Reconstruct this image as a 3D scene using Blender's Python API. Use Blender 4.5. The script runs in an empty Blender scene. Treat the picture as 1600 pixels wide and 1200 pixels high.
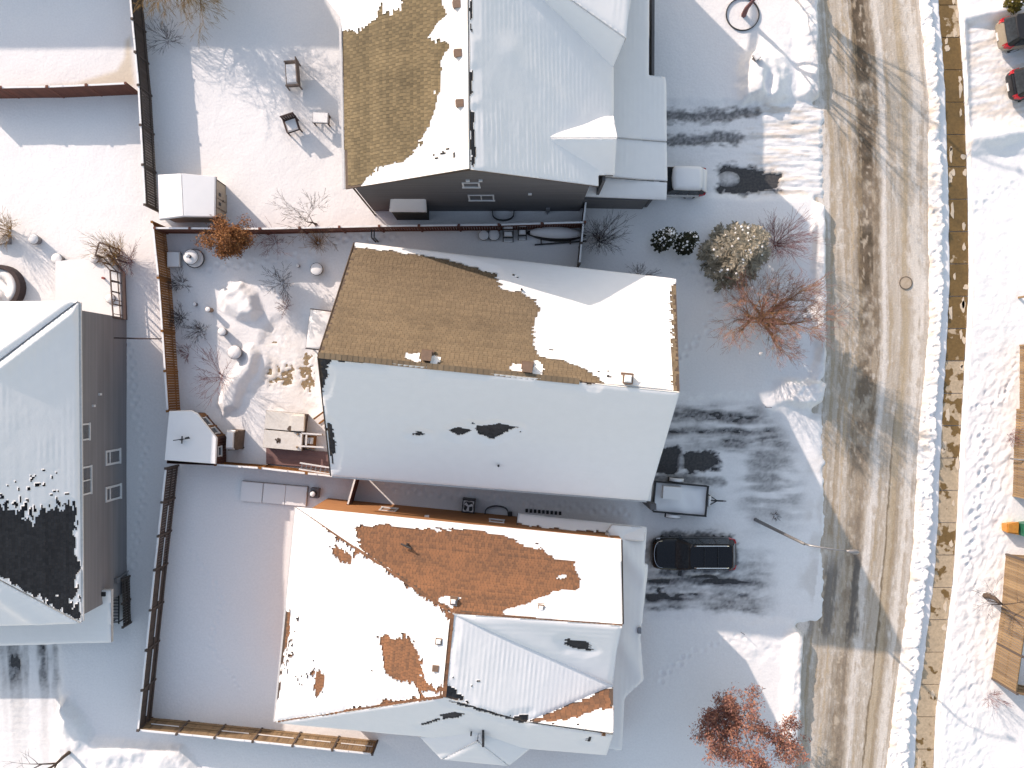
import bpy, math, random
import numpy as np
from mathutils import Vector, Matrix

# ------------------------------------------------------------------ camera, sky, sun, exposure
SC = bpy.context.scene
COL = SC.collection
CAM_H, F = 50.0, 1250.0
cd = bpy.data.cameras.new('camera')
cd.sensor_width = 36.0
cd.lens = F / 1600 * 36.0
cd.clip_end = 2000
cam = bpy.data.objects.new('camera', cd)
cam.location = (0, 0, CAM_H)
COL.objects.link(cam)
SC.camera = cam

SUN_EL = 23.5
SUN_AZ = 315.2            # compass degrees, 0 = top of the photograph, clockwise
world = bpy.data.worlds.new('World')
SC.world = world
world.use_nodes = True
wn = world.node_tree
bg = wn.nodes['Background']
sky = wn.nodes.new('ShaderNodeTexSky')
sky.sky_type = 'NISHITA'
sky.sun_disc = False
sky.sun_elevation = math.radians(SUN_EL)
sky.sun_rotation = math.radians(SUN_AZ)
sky.air_density = 1.65
sky.dust_density = 1.2
sky.ozone_density = 0.9
wn.links.new(sky.outputs[0], bg.inputs[0])
bg.inputs[1].default_value = 0.15

sl = bpy.data.lights.new('sun', 'SUN')
sl.energy = 2.9
sl.angle = math.radians(0.53)
sl.color = (1.0, 0.93, 0.84)
sun = bpy.data.objects.new('sun', sl)
_a, _e = math.radians(SUN_AZ), math.radians(SUN_EL)
SUN_DIR = Vector((math.sin(_a) * math.cos(_e), math.cos(_a) * math.cos(_e), math.sin(_e)))
sun.rotation_euler = SUN_DIR.to_track_quat('Z', 'Y').to_euler()
sun.location = SUN_DIR * 80
COL.objects.link(sun)

SC.view_settings.view_transform = 'Standard'
SC.view_settings.look = 'None'
SC.view_settings.exposure = 0.6
SC.view_settings.gamma = 1.0
SC.view_settings.use_white_balance = True
SC.view_settings.white_balance_temperature = 7150
SC.view_settings.white_balance_tint = 20
SC.view_settings.use_curve_mapping = False
SC.render.engine = 'CYCLES'
SC.cycles.max_bounces = 9
SC.cycles.diffuse_bounces = 6
SC.cycles.glossy_bounces = 3
SC.cycles.transparent_max_bounces = 4
SC.cycles.transmission_bounces = 3
SC.cycles.caustics_reflective = False
SC.cycles.caustics_refractive = False

R = random.Random(7)
NP = np.random.RandomState(5)

# ------------------------------------------------------------------ the photograph's rays -> real points
def P(px, py, z=0.25):
    return Vector(((px - 800) / F * (CAM_H - z), (600 - py) / F * (CAM_H - z), z))

class Plane:
    def __init__(s, a, b, c):
        a, b, c = Vector(a), Vector(b), Vector(c)
        n = (b - a).cross(c - a).normalized()
        if n.z < 0: n = -n
        s.o, s.n = a, n
    def at(s, px, py):
        d = Vector(((px - 800) / F, (600 - py) / F, -1.0))
        C0 = Vector((0, 0, CAM_H))
        t = s.n.dot(s.o - C0) / s.n.dot(d)
        return C0 + d * t
    def z(s, x, y):
        return s.o.z - (s.n.x * (x - s.o.x) + s.n.y * (y - s.o.y)) / s.n.z

# ------------------------------------------------------------------ numpy noise
def _h(ix, iy, seed):
    h = (ix.astype(np.int64) * 374761393 + iy.astype(np.int64) * 668265263 + seed * 974634777) & 0x7fffffff
    h = ((h ^ (h >> 13)) * 1274126177) & 0x7fffffff
    return ((h ^ (h >> 16)) & 0xffff) / 65535.0
def vn(x, y, seed=0):
    x = np.asarray(x, float); y = np.asarray(y, float)
    ix = np.floor(x); iy = np.floor(y)
    fx = x - ix; fy = y - iy
    fx = fx * fx * (3 - 2 * fx); fy = fy * fy * (3 - 2 * fy)
    a = _h(ix, iy, seed); b = _h(ix + 1, iy, seed); c = _h(ix, iy + 1, seed); d = _h(ix + 1, iy + 1, seed)
    return (a * (1 - fx) + b * fx) * (1 - fy) + (c * (1 - fx) + d * fx) * fy
def fbm(x, y, o=4, seed=0):
    s = 0; a = 0.5; t = 0
    for k in range(o):
        s = s + a * vn(x * 2 ** k, y * 2 ** k, seed + k * 17); t += a; a *= 0.5
    return s / t
def smooth(a, b, x):
    t = np.clip((x - a) / (b - a), 0, 1)
    return t * t * (3 - 2 * t)
def sdpoly(x, y, poly):
    """signed distance to a polygon, negative inside"""
    d = np.full(x.shape, 1e18); inside = np.zeros(x.shape, bool)
    n = len(poly)
    for i in range(n):
        ax, ay = poly[i]; bx, by = poly[(i + 1) % n]
        ex, ey = bx - ax, by - ay
        wx, wy = x - ax, y - ay
        t = np.clip((wx * ex + wy * ey) / (ex * ex + ey * ey + 1e-12), 0, 1)
        d = np.minimum(d, (wx - ex * t) ** 2 + (wy - ey * t) ** 2)
        c = (ay > y) != (by > y)
        inside ^= c & (x < (bx - ax) * (y - ay) / (by - ay + 1e-12) + ax)
    d = np.sqrt(d)
    return np.where(inside, -d, d)
def sdline(x, y, pts):
    d = np.full(x.shape, 1e18)
    for (ax, ay), (bx, by) in zip(pts[:-1], pts[1:]):
        ex, ey = bx - ax, by - ay
        wx, wy = x - ax, y - ay
        t = np.clip((wx * ex + wy * ey) / (ex * ex + ey * ey + 1e-12), 0, 1)
        d = np.minimum(d, (wx - ex * t) ** 2 + (wy - ey * t) ** 2)
    return np.sqrt(d)

# ------------------------------------------------------------------ objects
WL = {}          # world location of every object by name
def tag(o, label=None, cat=None, group=None, kind=None):
    if label: o['label'] = label
    if cat: o['category'] = cat
    if group: o['group'] = group
    if kind: o['kind'] = kind
    return o
def thing(name, label, cat, loc=(0, 0, 0), group=None):
    o = bpy.data.objects.new(name, None)
    o.empty_display_size = 0.3
    COL.objects.link(o)
    o.location = loc
    WL[o.name] = Vector(loc)
    return tag(o, label, cat, group)
def link_mesh(name, verts, faces, mat, parent=None, smooth_=False, kind=None, tints=None, origin=None, label=None, cols=None):
    """verts are world coordinates; the mesh is stored about its own centre (or its parent's base)"""
    V = np.asarray(verts, np.float64).reshape(-1, 3)
    if origin is None:
        lo, hi = V.min(0), V.max(0)
        origin = Vector(((lo[0] + hi[0]) / 2, (lo[1] + hi[1]) / 2, lo[2]))
    V = V - np.array(origin)
    me = bpy.data.meshes.new(name)
    if isinstance(faces, np.ndarray):
        nf, k = faces.shape
        me.vertices.add(len(V)); me.vertices.foreach_set('co', V.astype(np.float32).ravel())
        me.loops.add(nf * k); me.loops.foreach_set('vertex_index', faces.astype(np.int32).ravel())
        me.polygons.add(nf); me.polygons.foreach_set('loop_start', np.arange(0, nf * k, k, dtype=np.int32))
        me.update(calc_edges=True)
    else:
        me.from_pydata([tuple(v) for v in V], [], faces)
        me.update()
    if tints is not None:
        at = me.attributes.new('tint', 'FLOAT', 'FACE')
        at.data.foreach_set('value', np.asarray(tints, np.float32))
    if cols is not None:
        at = me.attributes.new('Col', 'FLOAT_COLOR', 'POINT')
        c4 = np.ones((len(V), 4), np.float32); c4[:, :3] = cols
        at.data.foreach_set('color', c4.ravel())
    if smooth_:
        me.polygons.foreach_set('use_smooth', np.ones(len(me.polygons), bool))
    me.materials.append(mat)
    o = bpy.data.objects.new(name, me)
    COL.objects.link(o)
    WL[o.name] = Vector(origin)
    if parent is not None:
        o.parent = parent
        o.location = Vector(origin) - WL[parent.name]
    else:
        o.location = origin
    if kind: o['kind'] = kind
    if label: o['label'] = label
    return o

class MB:
    def __init__(s):
        s.v, s.f, s.t = [], [], []
        s.M = None
    def add(s, verts, faces, tint=None):
        b = len(s.v)
        if s.M is not None: verts = [s.M @ Vector(q) for q in verts]
        s.v.extend([tuple(q) for q in verts])
        for fc in faces:
            s.f.append([b + i for i in fc]); s.t.append(R.random() if tint is None else tint)
        return s
    def poly(s, pts, tint=None):
        return s.add(pts, [list(range(len(pts)))], tint)
    def box(s, c, size, rz=0.0, tint=None, top=1.0):
        """c = centre of the bottom face"""
        hx, hy, h = size[0] / 2, size[1] / 2, size[2]
        co, si = math.cos(rz), math.sin(rz)
        V = []
        for z, k in ((0, 1.0), (h, top)):
            for x, y in ((-hx, -hy), (hx, -hy), (hx, hy), (-hx, hy)):
                x *= k; y *= k
                V.append((c[0] + x * co - y * si, c[1] + x * si + y * co, c[2] + z))
        if tint is None: tint = R.random()
        return s.add(V, [(3, 2, 1, 0), (4, 5, 6, 7), (0, 1, 5, 4), (1, 2, 6, 5), (2, 3, 7, 6), (3, 0, 4, 7)], tint)
    def beam(s, a, b, w, h, tint=None, up=(0, 0, 1)):
        a, b = Vector(a), Vector(b)
        d = (b - a).normalized(); up = Vector(up)
        if abs(d.dot(up)) > .98: up = Vector((1, 0, 0))
        x = d.cross(up).normalized(); y = x.cross(d).normalized()
        V = []
        for p in (a, b):
            for i, j in ((-1, -1), (1, -1), (1, 1), (-1, 1)):
                V.append(p + x * (i * w / 2) + y * (j * h / 2))
        if tint is None: tint = R.random()
        return s.add(V, [(3, 2, 1, 0), (4, 5, 6, 7), (0, 1, 5, 4), (1, 2, 6, 5), (2, 3, 7, 6), (3, 0, 4, 7)], tint)
    def tube(s, pts, radii, n=5, tint=None, cap=True):
        pts = [Vector(q) for q in pts]
        if tint is None: tint = R.random()
        V, Fc = [], []
        for i, p in enumerate(pts):
            d = (pts[min(i + 1, len(pts) - 1)] - pts[max(i - 1, 0)])
            d = d.normalized() if d.length > 1e-9 else Vector((0, 0, 1))
            x = d.cross(Vector((.13, .31, .94))); 
            if x.length < 1e-3: x = d.cross(Vector((1, 0, 0)))
            x.normalize(); y = d.cross(x)
            for k in range(n):
                a = 2 * math.pi * k / n
                V.append(p + (x * math.cos(a) + y * math.sin(a)) * radii[i])
        for i in range(len(pts) - 1):
            for k in range(n):
                Fc.append((i * n + k, i * n + (k + 1) % n, (i + 1) * n + (k + 1) % n, (i + 1) * n + k))
        if cap and n >= 5:
            Fc.append(tuple(range(n))[::-1]); Fc.append(tuple(range((len(pts) - 1) * n, len(pts) * n)))
        return s.add(V, Fc, tint)
    def lathe(s, prof, c, n=16, tint=None, sx=1.0, sy=1.0, caps=True):
        V, Fc = [], []
        if tint is None: tint = R.random()
        for r, z in prof:
            for k in range(n):
                a = 2 * math.pi * k / n
                V.append((c[0] + r * sx * math.cos(a), c[1] + r * sy * math.sin(a), c[2] + z))
        m = len(prof)
        for i in range(m - 1):
            for k in range(n):
                Fc.append((i * n + k, i * n + (k + 1) % n, (i + 1) * n + (k + 1) % n, (i + 1) * n + k))
        if caps: Fc.append(tuple(range(n))[::-1]); Fc.append(tuple(range((m - 1) * n, m * n)))
        return s.add(V, Fc, tint)
    def prism(s, pts, depth, tint=None):
        """closed slab: pts = top outline, depth straight down"""
        n = len(pts); pts = [Vector(q) for q in pts]
        V = pts + [q - Vector((0, 0, depth)) for q in pts]
        Fc = [list(range(n)), list(range(2 * n - 1, n - 1, -1))]
        for i in range(n): Fc.append((i, i + n, (i + 1) % n + n, (i + 1) % n))
        return s.add(V, Fc, tint)
    def loft(s, secs, tint=None, closed=True, caps=True):
        n = len(secs[0]); V = [q for sec in secs for q in sec]; Fc = []
        for i in range(len(secs) - 1):
            for k in range(n if closed else n - 1):
                Fc.append((i * n + k, i * n + (k + 1) % n, (i + 1) * n + (k + 1) % n, (i + 1) * n + k))
        if caps and closed:
            Fc.append(list(range(n))[::-1]); Fc.append(list(range((len(secs) - 1) * n, len(secs) * n)))
        return s.add(V, Fc, R.random() if tint is None else tint)
    def build(s, name, mat, parent=None, smooth_=False, kind=None, label=None, origin=None):
        return link_mesh(name, s.v, s.f, mat, parent, smooth_, kind, s.t, origin, label)

def copy_part(src, parent, world_loc, rz=None):
    c = src.copy(); COL.objects.link(c)
    c.parent = parent
    c.location = Vector(world_loc) - (WL[parent.name] if parent else Vector((0, 0, 0)))
    if rz is not None: c.rotation_euler = (0, 0, rz)
    WL[c.name] = Vector(world_loc)
    return c

# ------------------------------------------------------------------ materials
def mat(name, c1, c2=None, rough=.8, scale=6.0, bump=0.0, bscale=40.0, tint=0.0, metal=0.0, spec=.4, coat=0.0, detail=4.0, stretch=None):
    m = bpy.data.materials.new(name); m.use_nodes = True
    nt = m.node_tree; b = nt.nodes['Principled BSDF']
    b.inputs['Roughness'].default_value = rough
    b.inputs['Metallic'].default_value = metal
    b.inputs['Specular IOR Level'].default_value = spec
    b.inputs['Coat Weight'].default_value = coat
    geo = nt.nodes.new('ShaderNodeNewGeometry')
    pos = geo.outputs['Position']
    if stretch:
        mp = nt.nodes.new('ShaderNodeMapping'); mp.inputs['Scale'].default_value = stretch
        nt.links.new(pos, mp.inputs[0]); pos = mp.outputs[0]
    if c2 is None: c2 = tuple(x * .72 for x in c1)
    nz = nt.nodes.new('ShaderNodeTexNoise'); nz.inputs['Scale'].default_value = scale; nz.inputs['Detail'].default_value = detail
    nt.links.new(pos, nz.inputs['Vector'])
    rmp = nt.nodes.new('ShaderNodeMapRange'); rmp.inputs[1].default_value = .3; rmp.inputs[2].default_value = .7
    nt.links.new(nz.outputs[0], rmp.inputs[0])
    fac = rmp.outputs[0]
    if tint > 0:
        at = nt.nodes.new('ShaderNodeAttribute'); at.attribute_name = 'tint'
        mx = nt.nodes.new('ShaderNodeMix'); mx.inputs[0].default_value = tint
        nt.links.new(fac, mx.inputs[2]); nt.links.new(at.outputs['Fac'], mx.inputs[3]); fac = mx.outputs[0]
    mc = nt.nodes.new('ShaderNodeMix'); mc.data_type = 'RGBA'
    mc.inputs[6].default_value = (*c1, 1); mc.inputs[7].default_value = (*c2, 1)
    nt.links.new(fac, mc.inputs[0]); nt.links.new(mc.outputs[2], b.inputs['Base Color'])
    if bump > 0:
        n2 = nt.nodes.new('ShaderNodeTexNoise'); n2.inputs['Scale'].default_value = bscale; n2.inputs['Detail'].default_value = 3
        nt.links.new(pos, n2.inputs['Vector'])
        bp = nt.nodes.new('ShaderNodeBump'); bp.inputs['Strength'].default_value = bump; bp.inputs['Distance'].default_value = .05
        nt.links.new(n2.outputs[0], bp.inputs['Height']); nt.links.new(bp.outputs[0], b.inputs['Normal'])
    return m

def mat_attr(name, rough=.85, bump=.3, bscale=9.0, var=.12, vscale=14.0, stretch=None, wet=False):
    """base colour from the point attribute Col (the ground's own colour map) with fine grain"""
    m = bpy.data.materials.new(name); m.use_nodes = True
    nt = m.node_tree; b = nt.nodes['Principled BSDF']
    b.inputs['Roughness'].default_value = rough; b.inputs['Specular IOR Level'].default_value = .3
    at = nt.nodes.new('ShaderNodeAttribute'); at.attribute_name = 'Col'
    geo = nt.nodes.new('ShaderNodeNewGeometry'); pos = geo.outputs['Position']
    if stretch:
        mp = nt.nodes.new('ShaderNodeMapping'); mp.inputs['Scale'].default_value = stretch
        nt.links.new(pos, mp.inputs[0]); pos = mp.outputs[0]
    nz = nt.nodes.new('ShaderNodeTexNoise'); nz.inputs['Scale'].default_value = vscale; nz.inputs['Detail'].default_value = 5
    nt.links.new(pos, nz.inputs['Vector'])
    mr = nt.nodes.new('ShaderNodeMapRange'); mr.inputs[1].default_value = .3; mr.inputs[2].default_value = .7
    mr.inputs[3].default_value = 1 - var; mr.inputs[4].default_value = 1 + var * .35
    nt.links.new(nz.outputs[0], mr.inputs[0])
    mx = nt.nodes.new('ShaderNodeMix'); mx.data_type = 'RGBA'; mx.blend_type = 'MULTIPLY'; mx.inputs[0].default_value = 1
    nt.links.new(at.outputs['Color'], mx.inputs[6]); nt.links.new(mr.outputs[0], mx.inputs[7])
    nt.links.new(mx.outputs[2], b.inputs['Base Color'])
    n2 = nt.nodes.new('ShaderNodeTexNoise'); n2.inputs['Scale'].default_value = bscale; n2.inputs['Detail'].default_value = 6
    nt.links.new(pos, n2.inputs['Vector'])
    bp = nt.nodes.new('ShaderNodeBump'); bp.inputs['Strength'].default_value = bump; bp.inputs['Distance'].default_value = .08
    nt.links.new(n2.outputs[0], bp.inputs['Height']); nt.links.new(bp.outputs[0], b.inputs['Normal'])
    return m

SNOW_C = (.905, .9, .895)
M_SNOW = mat('snow', SNOW_C, (.885, .88, .875), rough=.7, scale=2.0, bump=.12, bscale=5.0, spec=.25)
M_GROUND = mat_attr('ground_snow', rough=.8, bump=.26, bscale=6.0, var=.05, vscale=9)
M_ROAD = mat_attr('road_surface', rough=.72, bump=.35, bscale=9.0, var=.14, vscale=11)
M_ASPH = mat('asphalt', (.05, .05, .055), (.095, .092, .09), rough=.75, scale=7, bump=.4, bscale=60)
M_SH_A = mat('shingle_olive_brown', (.23, .183, .108), (.08, .066, .04), rough=.9, scale=.4, tint=.55, bump=.3, bscale=90)
M_SH_B = mat('shingle_tan', (.225, .17, .11), (.14, .106, .07), rough=.9, scale=.5, tint=.6, bump=.3, bscale=90)
M_SH_C = mat('shingle_rust', (.29, .138, .07), (.135, .076, .048), rough=.9, scale=.7, tint=.65, bump=.3, bscale=90)
M_SH_D = mat('shingle_charcoal_shade', (.06, .06, .067), (.028, .028, .032), rough=.9, scale=1.5, tint=.7, bump=.3, bscale=90)  # house D's own tone; on A, B and C it paints shade on shaded slopes
M_SIDE_A = mat('siding_grey', (.155, .15, .155), (.11, .107, .11), rough=.6, scale=.8, stretch=(.4, 1, 8), tint=.4)
M_SIDE_D = mat('siding_taupe', (.27, .262, .272), (.2, .195, .205), rough=.6, scale=.6, stretch=(1, .4, 3), tint=.45)
M_SIDE_B = mat('siding_tan', (.33, .25, .17), (.28, .21, .14), rough=.7, scale=1)
M_SIDE_C = mat('siding_orange', (.42, .2, .085), (.34, .16, .07), rough=.75, scale=1.2, stretch=(1, 1, 8))
M_WHITE = mat('white_paint', (.78, .78, .78), (.7, .7, .71), rough=.45)
M_GLASS = mat('dark_glass', (.045, .055, .065), (.025, .03, .035), rough=.06, spec=.6)
M_DARK = mat('black_metal', (.025, .025, .028), (.045, .043, .042), rough=.5)
M_STEEL = mat('galvanised', (.33, .33, .34), (.25, .25, .26), rough=.45, metal=.6)
M_FASC = mat('fascia_brown', (.1, .07, .05), (.075, .05, .038), rough=.6)
M_FASC_W = mat('fascia_white', (.72, .71, .7), (.62, .61, .6), rough=.6)
M_WOOD_O = mat('fence_orange_brown', (.3, .128, .03), (.15, .062, .018), rough=.8, scale=2.5, tint=.55, stretch=(1, 1, .2))
M_WOOD_R = mat('fence_red_brown', (.2, .075, .05), (.12, .045, .032), rough=.8, scale=2.5, tint=.55, stretch=(1, 1, .2))
M_WOOD_G = mat('fence_grey_brown', (.12, .094, .08), (.065, .05, .044), rough=.85, scale=2.5, tint=.55, stretch=(1, 1, .2))
M_WOOD_T = mat('fence_tan', (.36, .245, .135), (.15, .1, .06), rough=.85, scale=2.0, tint=.6, stretch=(1, 1, .2))
M_BARK = mat('bark_grey_brown', (.12, .085, .06), (.07, .05, .04), rough=.9, scale=12)
M_BARK_O = mat('bark_orange', (.5, .3, .14), (.28, .15, .08), rough=.85, scale=6, tint=.5)
M_TWIG_R = mat('twig_red', (.3, .13, .12), (.16, .08, .085), rough=.85, scale=6, tint=.6)
M_TWIG_D = mat('twig_dark', (.085, .06, .06), (.05, .038, .04), rough=.9, scale=6, tint=.5)
M_TWIG_G = mat('twig_golden', (.4, .27, .09), (.24, .13, .05), rough=.85, scale=3, tint=.6)
M_LEAF_B = mat('dry_leaf_copper', (.42, .19, .06), (.2, .075, .035), rough=.75, scale=3, tint=.75)
M_LEAF_P = mat('dry_leaf_russet', (.44, .21, .12), (.19, .085, .095), rough=.75, scale=2, tint=.7)
M_NEEDLE = mat('needle_frosted', (.5, .44, .34), (.12, .11, .08), rough=.8, scale=3, tint=.7)
M_CEDAR = mat('cedar_green', (.05, .055, .026), (.015, .018, .01), rough=.8, scale=4, tint=.6)
M_CONC_W = mat('wet_concrete', (.2, .125, .045), (.16, .1, .035), rough=.25, scale=1.0, spec=.5)
# ------------------------------------------------------------------ ground height and colour maps (X, Y in metres -> plan map units of 4 cm)
RY = [-600, -200, 0, 300, 560, 640, 850, 1000, 1100, 1200, 1400, 1800]
RXW = [1225, 1250, 1262, 1277, 1279, 1272, 1262, 1243, 1237, 1230, 1205, 1150]
RYE = [-600, -200, 0, 160, 300, 500, 700, 850, 1000, 1100, 1200, 1400, 1800]
RXE = [1392, 1419, 1433, 1448, 1447, 1449, 1431, 1424, 1407, 1394, 1382, 1355, 1300]
SY = [-600, -200, 0, 130, 300, 440, 590, 700, 800, 900, 1010, 1055, 1107, 1200, 1400, 1800]
SXC = [1435, 1466, 1480, 1490, 1496, 1498, 1490, 1484, 1480, 1474, 1460, 1455, 1446, 1443, 1420, 1360]
SHALF = 15.0
def road_w(y): return np.interp(y, RY, RXW)
def road_e(y): return np.interp(y, RYE, RXE)
def walk_c(y): return np.interp(y, SY, SXC)

def bump(px, py, cx, cy, rx, ry, rot=0.0):
    c, s = math.cos(rot), math.sin(rot)
    dx, dy = px - cx, py - cy
    u = (dx * c + dy * s) / rx; v = (-dx * s + dy * c) / ry
    return np.exp(-(u * u + v * v) ** 1.5)

def driveway_bare(px, py):
    """0..1: how far the driveways are cleared down to the asphalt"""
    wy = py + (fbm(px / 45, py / 45, 3, 67) - .5) * 8
    n1 = .62 * fbm(px / 60, wy / 9, 4, 3) + .38 * fbm(px / 34, py / 30, 3, 69); n2 = fbm(px / 14, py / 7, 3, 9); n3 = fbm(px / 5, py / 4, 2, 19)
    b = np.zeros(px.shape)
    def blotch(poly, soft, amt):
        d = sdpoly(px, py, poly) + (n2 - .5) * 16 + (n3 - .5) * 9
        return amt * (1 - smooth(-soft, soft, d))
    # house A: two tyre tracks and the dark puddled patch
    for pl, hw, am in (([(1040, 182), (1120, 181), (1180, 177)], 12, .9), ([(1040, 221), (1110, 218), (1150, 217)], 12, .9), ([(1165, 176), (1272, 172)], 4, .25), ([(1142, 216), (1272, 212)], 4, .25)):
        d = sdline(px, py, pl) + (n2 - .5) * 14 + (n3 - .5) * 8
        b = np.maximum(b, am * (1 - smooth(hw * .3, hw * 1.25, d)))
    b = np.maximum(b, blotch([(1121, 262), (1178, 262), (1219, 274), (1222, 300), (1160, 304), (1122, 303)], 6, 1.25))
    b -= .8 * bump(px, py, 1138, 280, 18, 12)
    # house B and C: the wide shared parking
    m = 1 - smooth(-20, 20, sdpoly(px, py, [(1020, 628), (1190, 625), (1262, 740), (1262, 960), (1010, 950), (1010, 628)]))
    d = np.abs(py - (664 + (px - 1060) * .06)) - 34
    b = np.maximum(b, m * np.clip((n1 - .3) * 3.4, 0, 1) * (1 - smooth(-14, 20, d)) * (.62 + .6 * n2))
    b = np.maximum(b, blotch([(1022, 700), (1058, 697), (1066, 706), (1102, 702), (1122, 712), (1126, 728), (1104, 738), (1068, 736), (1022, 740)], 5, 1.3))
    b -= .7 * bump(px, py, 1064, 722, 6, 16)
    b = np.maximum(b, .75 * (1 - smooth(3, 11, sdline(px, py, [(1020, 748), (1060, 748), (1128, 752)]) + (n2 - .5) * 10)))
    d = np.abs(py - (682 + (px - 1060) * .12)) - 16
    b = np.maximum(b, m * np.clip((n1 - .36) * 3.2, 0, .85) * (1 - smooth(-10, 24, d)))
    d = np.abs(px - 1205) - 46
    b = np.maximum(b, m * np.clip((n1 - .34) * 3, 0, .7) * (1 - smooth(-20, 25, d)) * smooth(650, 690, py) * (1 - smooth(760, 860, py)))
    for yy, hw, am in ((858, 9, .45), (902, 15, .95), (936, 16, 1.0), (880, 14, .5), (918, 10, .5)):
        d = np.abs(py - yy - (px - 1010) * .03) + (n2 - .5) * 18
        b = np.maximum(b, am * (1 - smooth(hw * .3, hw * 1.4, d)) * (.35 + 1.1 * np.clip((n1 - .3) * 2.5, 0, 1)) * smooth(1000, 1012, px) * (1 - smooth(1175, 1225, px)))
    b = np.maximum(b, blotch([(1015, 917), (1030, 916), (1048, 928), (1046, 936), (1020, 930)], 4, 1.1))
    b = np.maximum(b, blotch([(1024, 838), (1060, 830), (1140, 836), (1152, 850), (1152, 890), (1140, 897), (1030, 900), (1018, 868)], 6, .95))
    # house D: tracks to the bottom left
    for xx, hw, am in ((22, 11, 1.05), (66, 8, 1.0), (86, 6, .6), (40, 4, .5), (6, 7, .5)):
        d = np.abs(px - xx - (py - 1010) * .05) + (fbm(px / 7, py / 40, 3, 31) - .5) * 16
        b = np.maximum(b, am * (1 - smooth(hw * .3, hw * 1.5, d)) * smooth(996, 1008, py) * (1 - .65 * smooth(1050, 1085, py) - .2 * smooth(1100, 1180, py)) * (.35 + 1.0 * fbm(px / 9, py / 22, 3, 37)))
    # across the street
    for (ax, ay, bx, by, hw, am) in ((1512, 128, 1580, 112, 5, .35), (1512, 152, 1590, 134, 5, .4), (1512, 166, 1590, 150, 4, .3), (1515, 62, 1565, 50, 14, .22)):
        d = sdline(px, py, [(ax, ay), (bx, by)]) + (n2 - .5) * 8
        b = np.maximum(b, am * (1 - smooth(hw * .3, hw * 1.3, d)))
    return np.clip(b, 0, 1.2)

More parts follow.
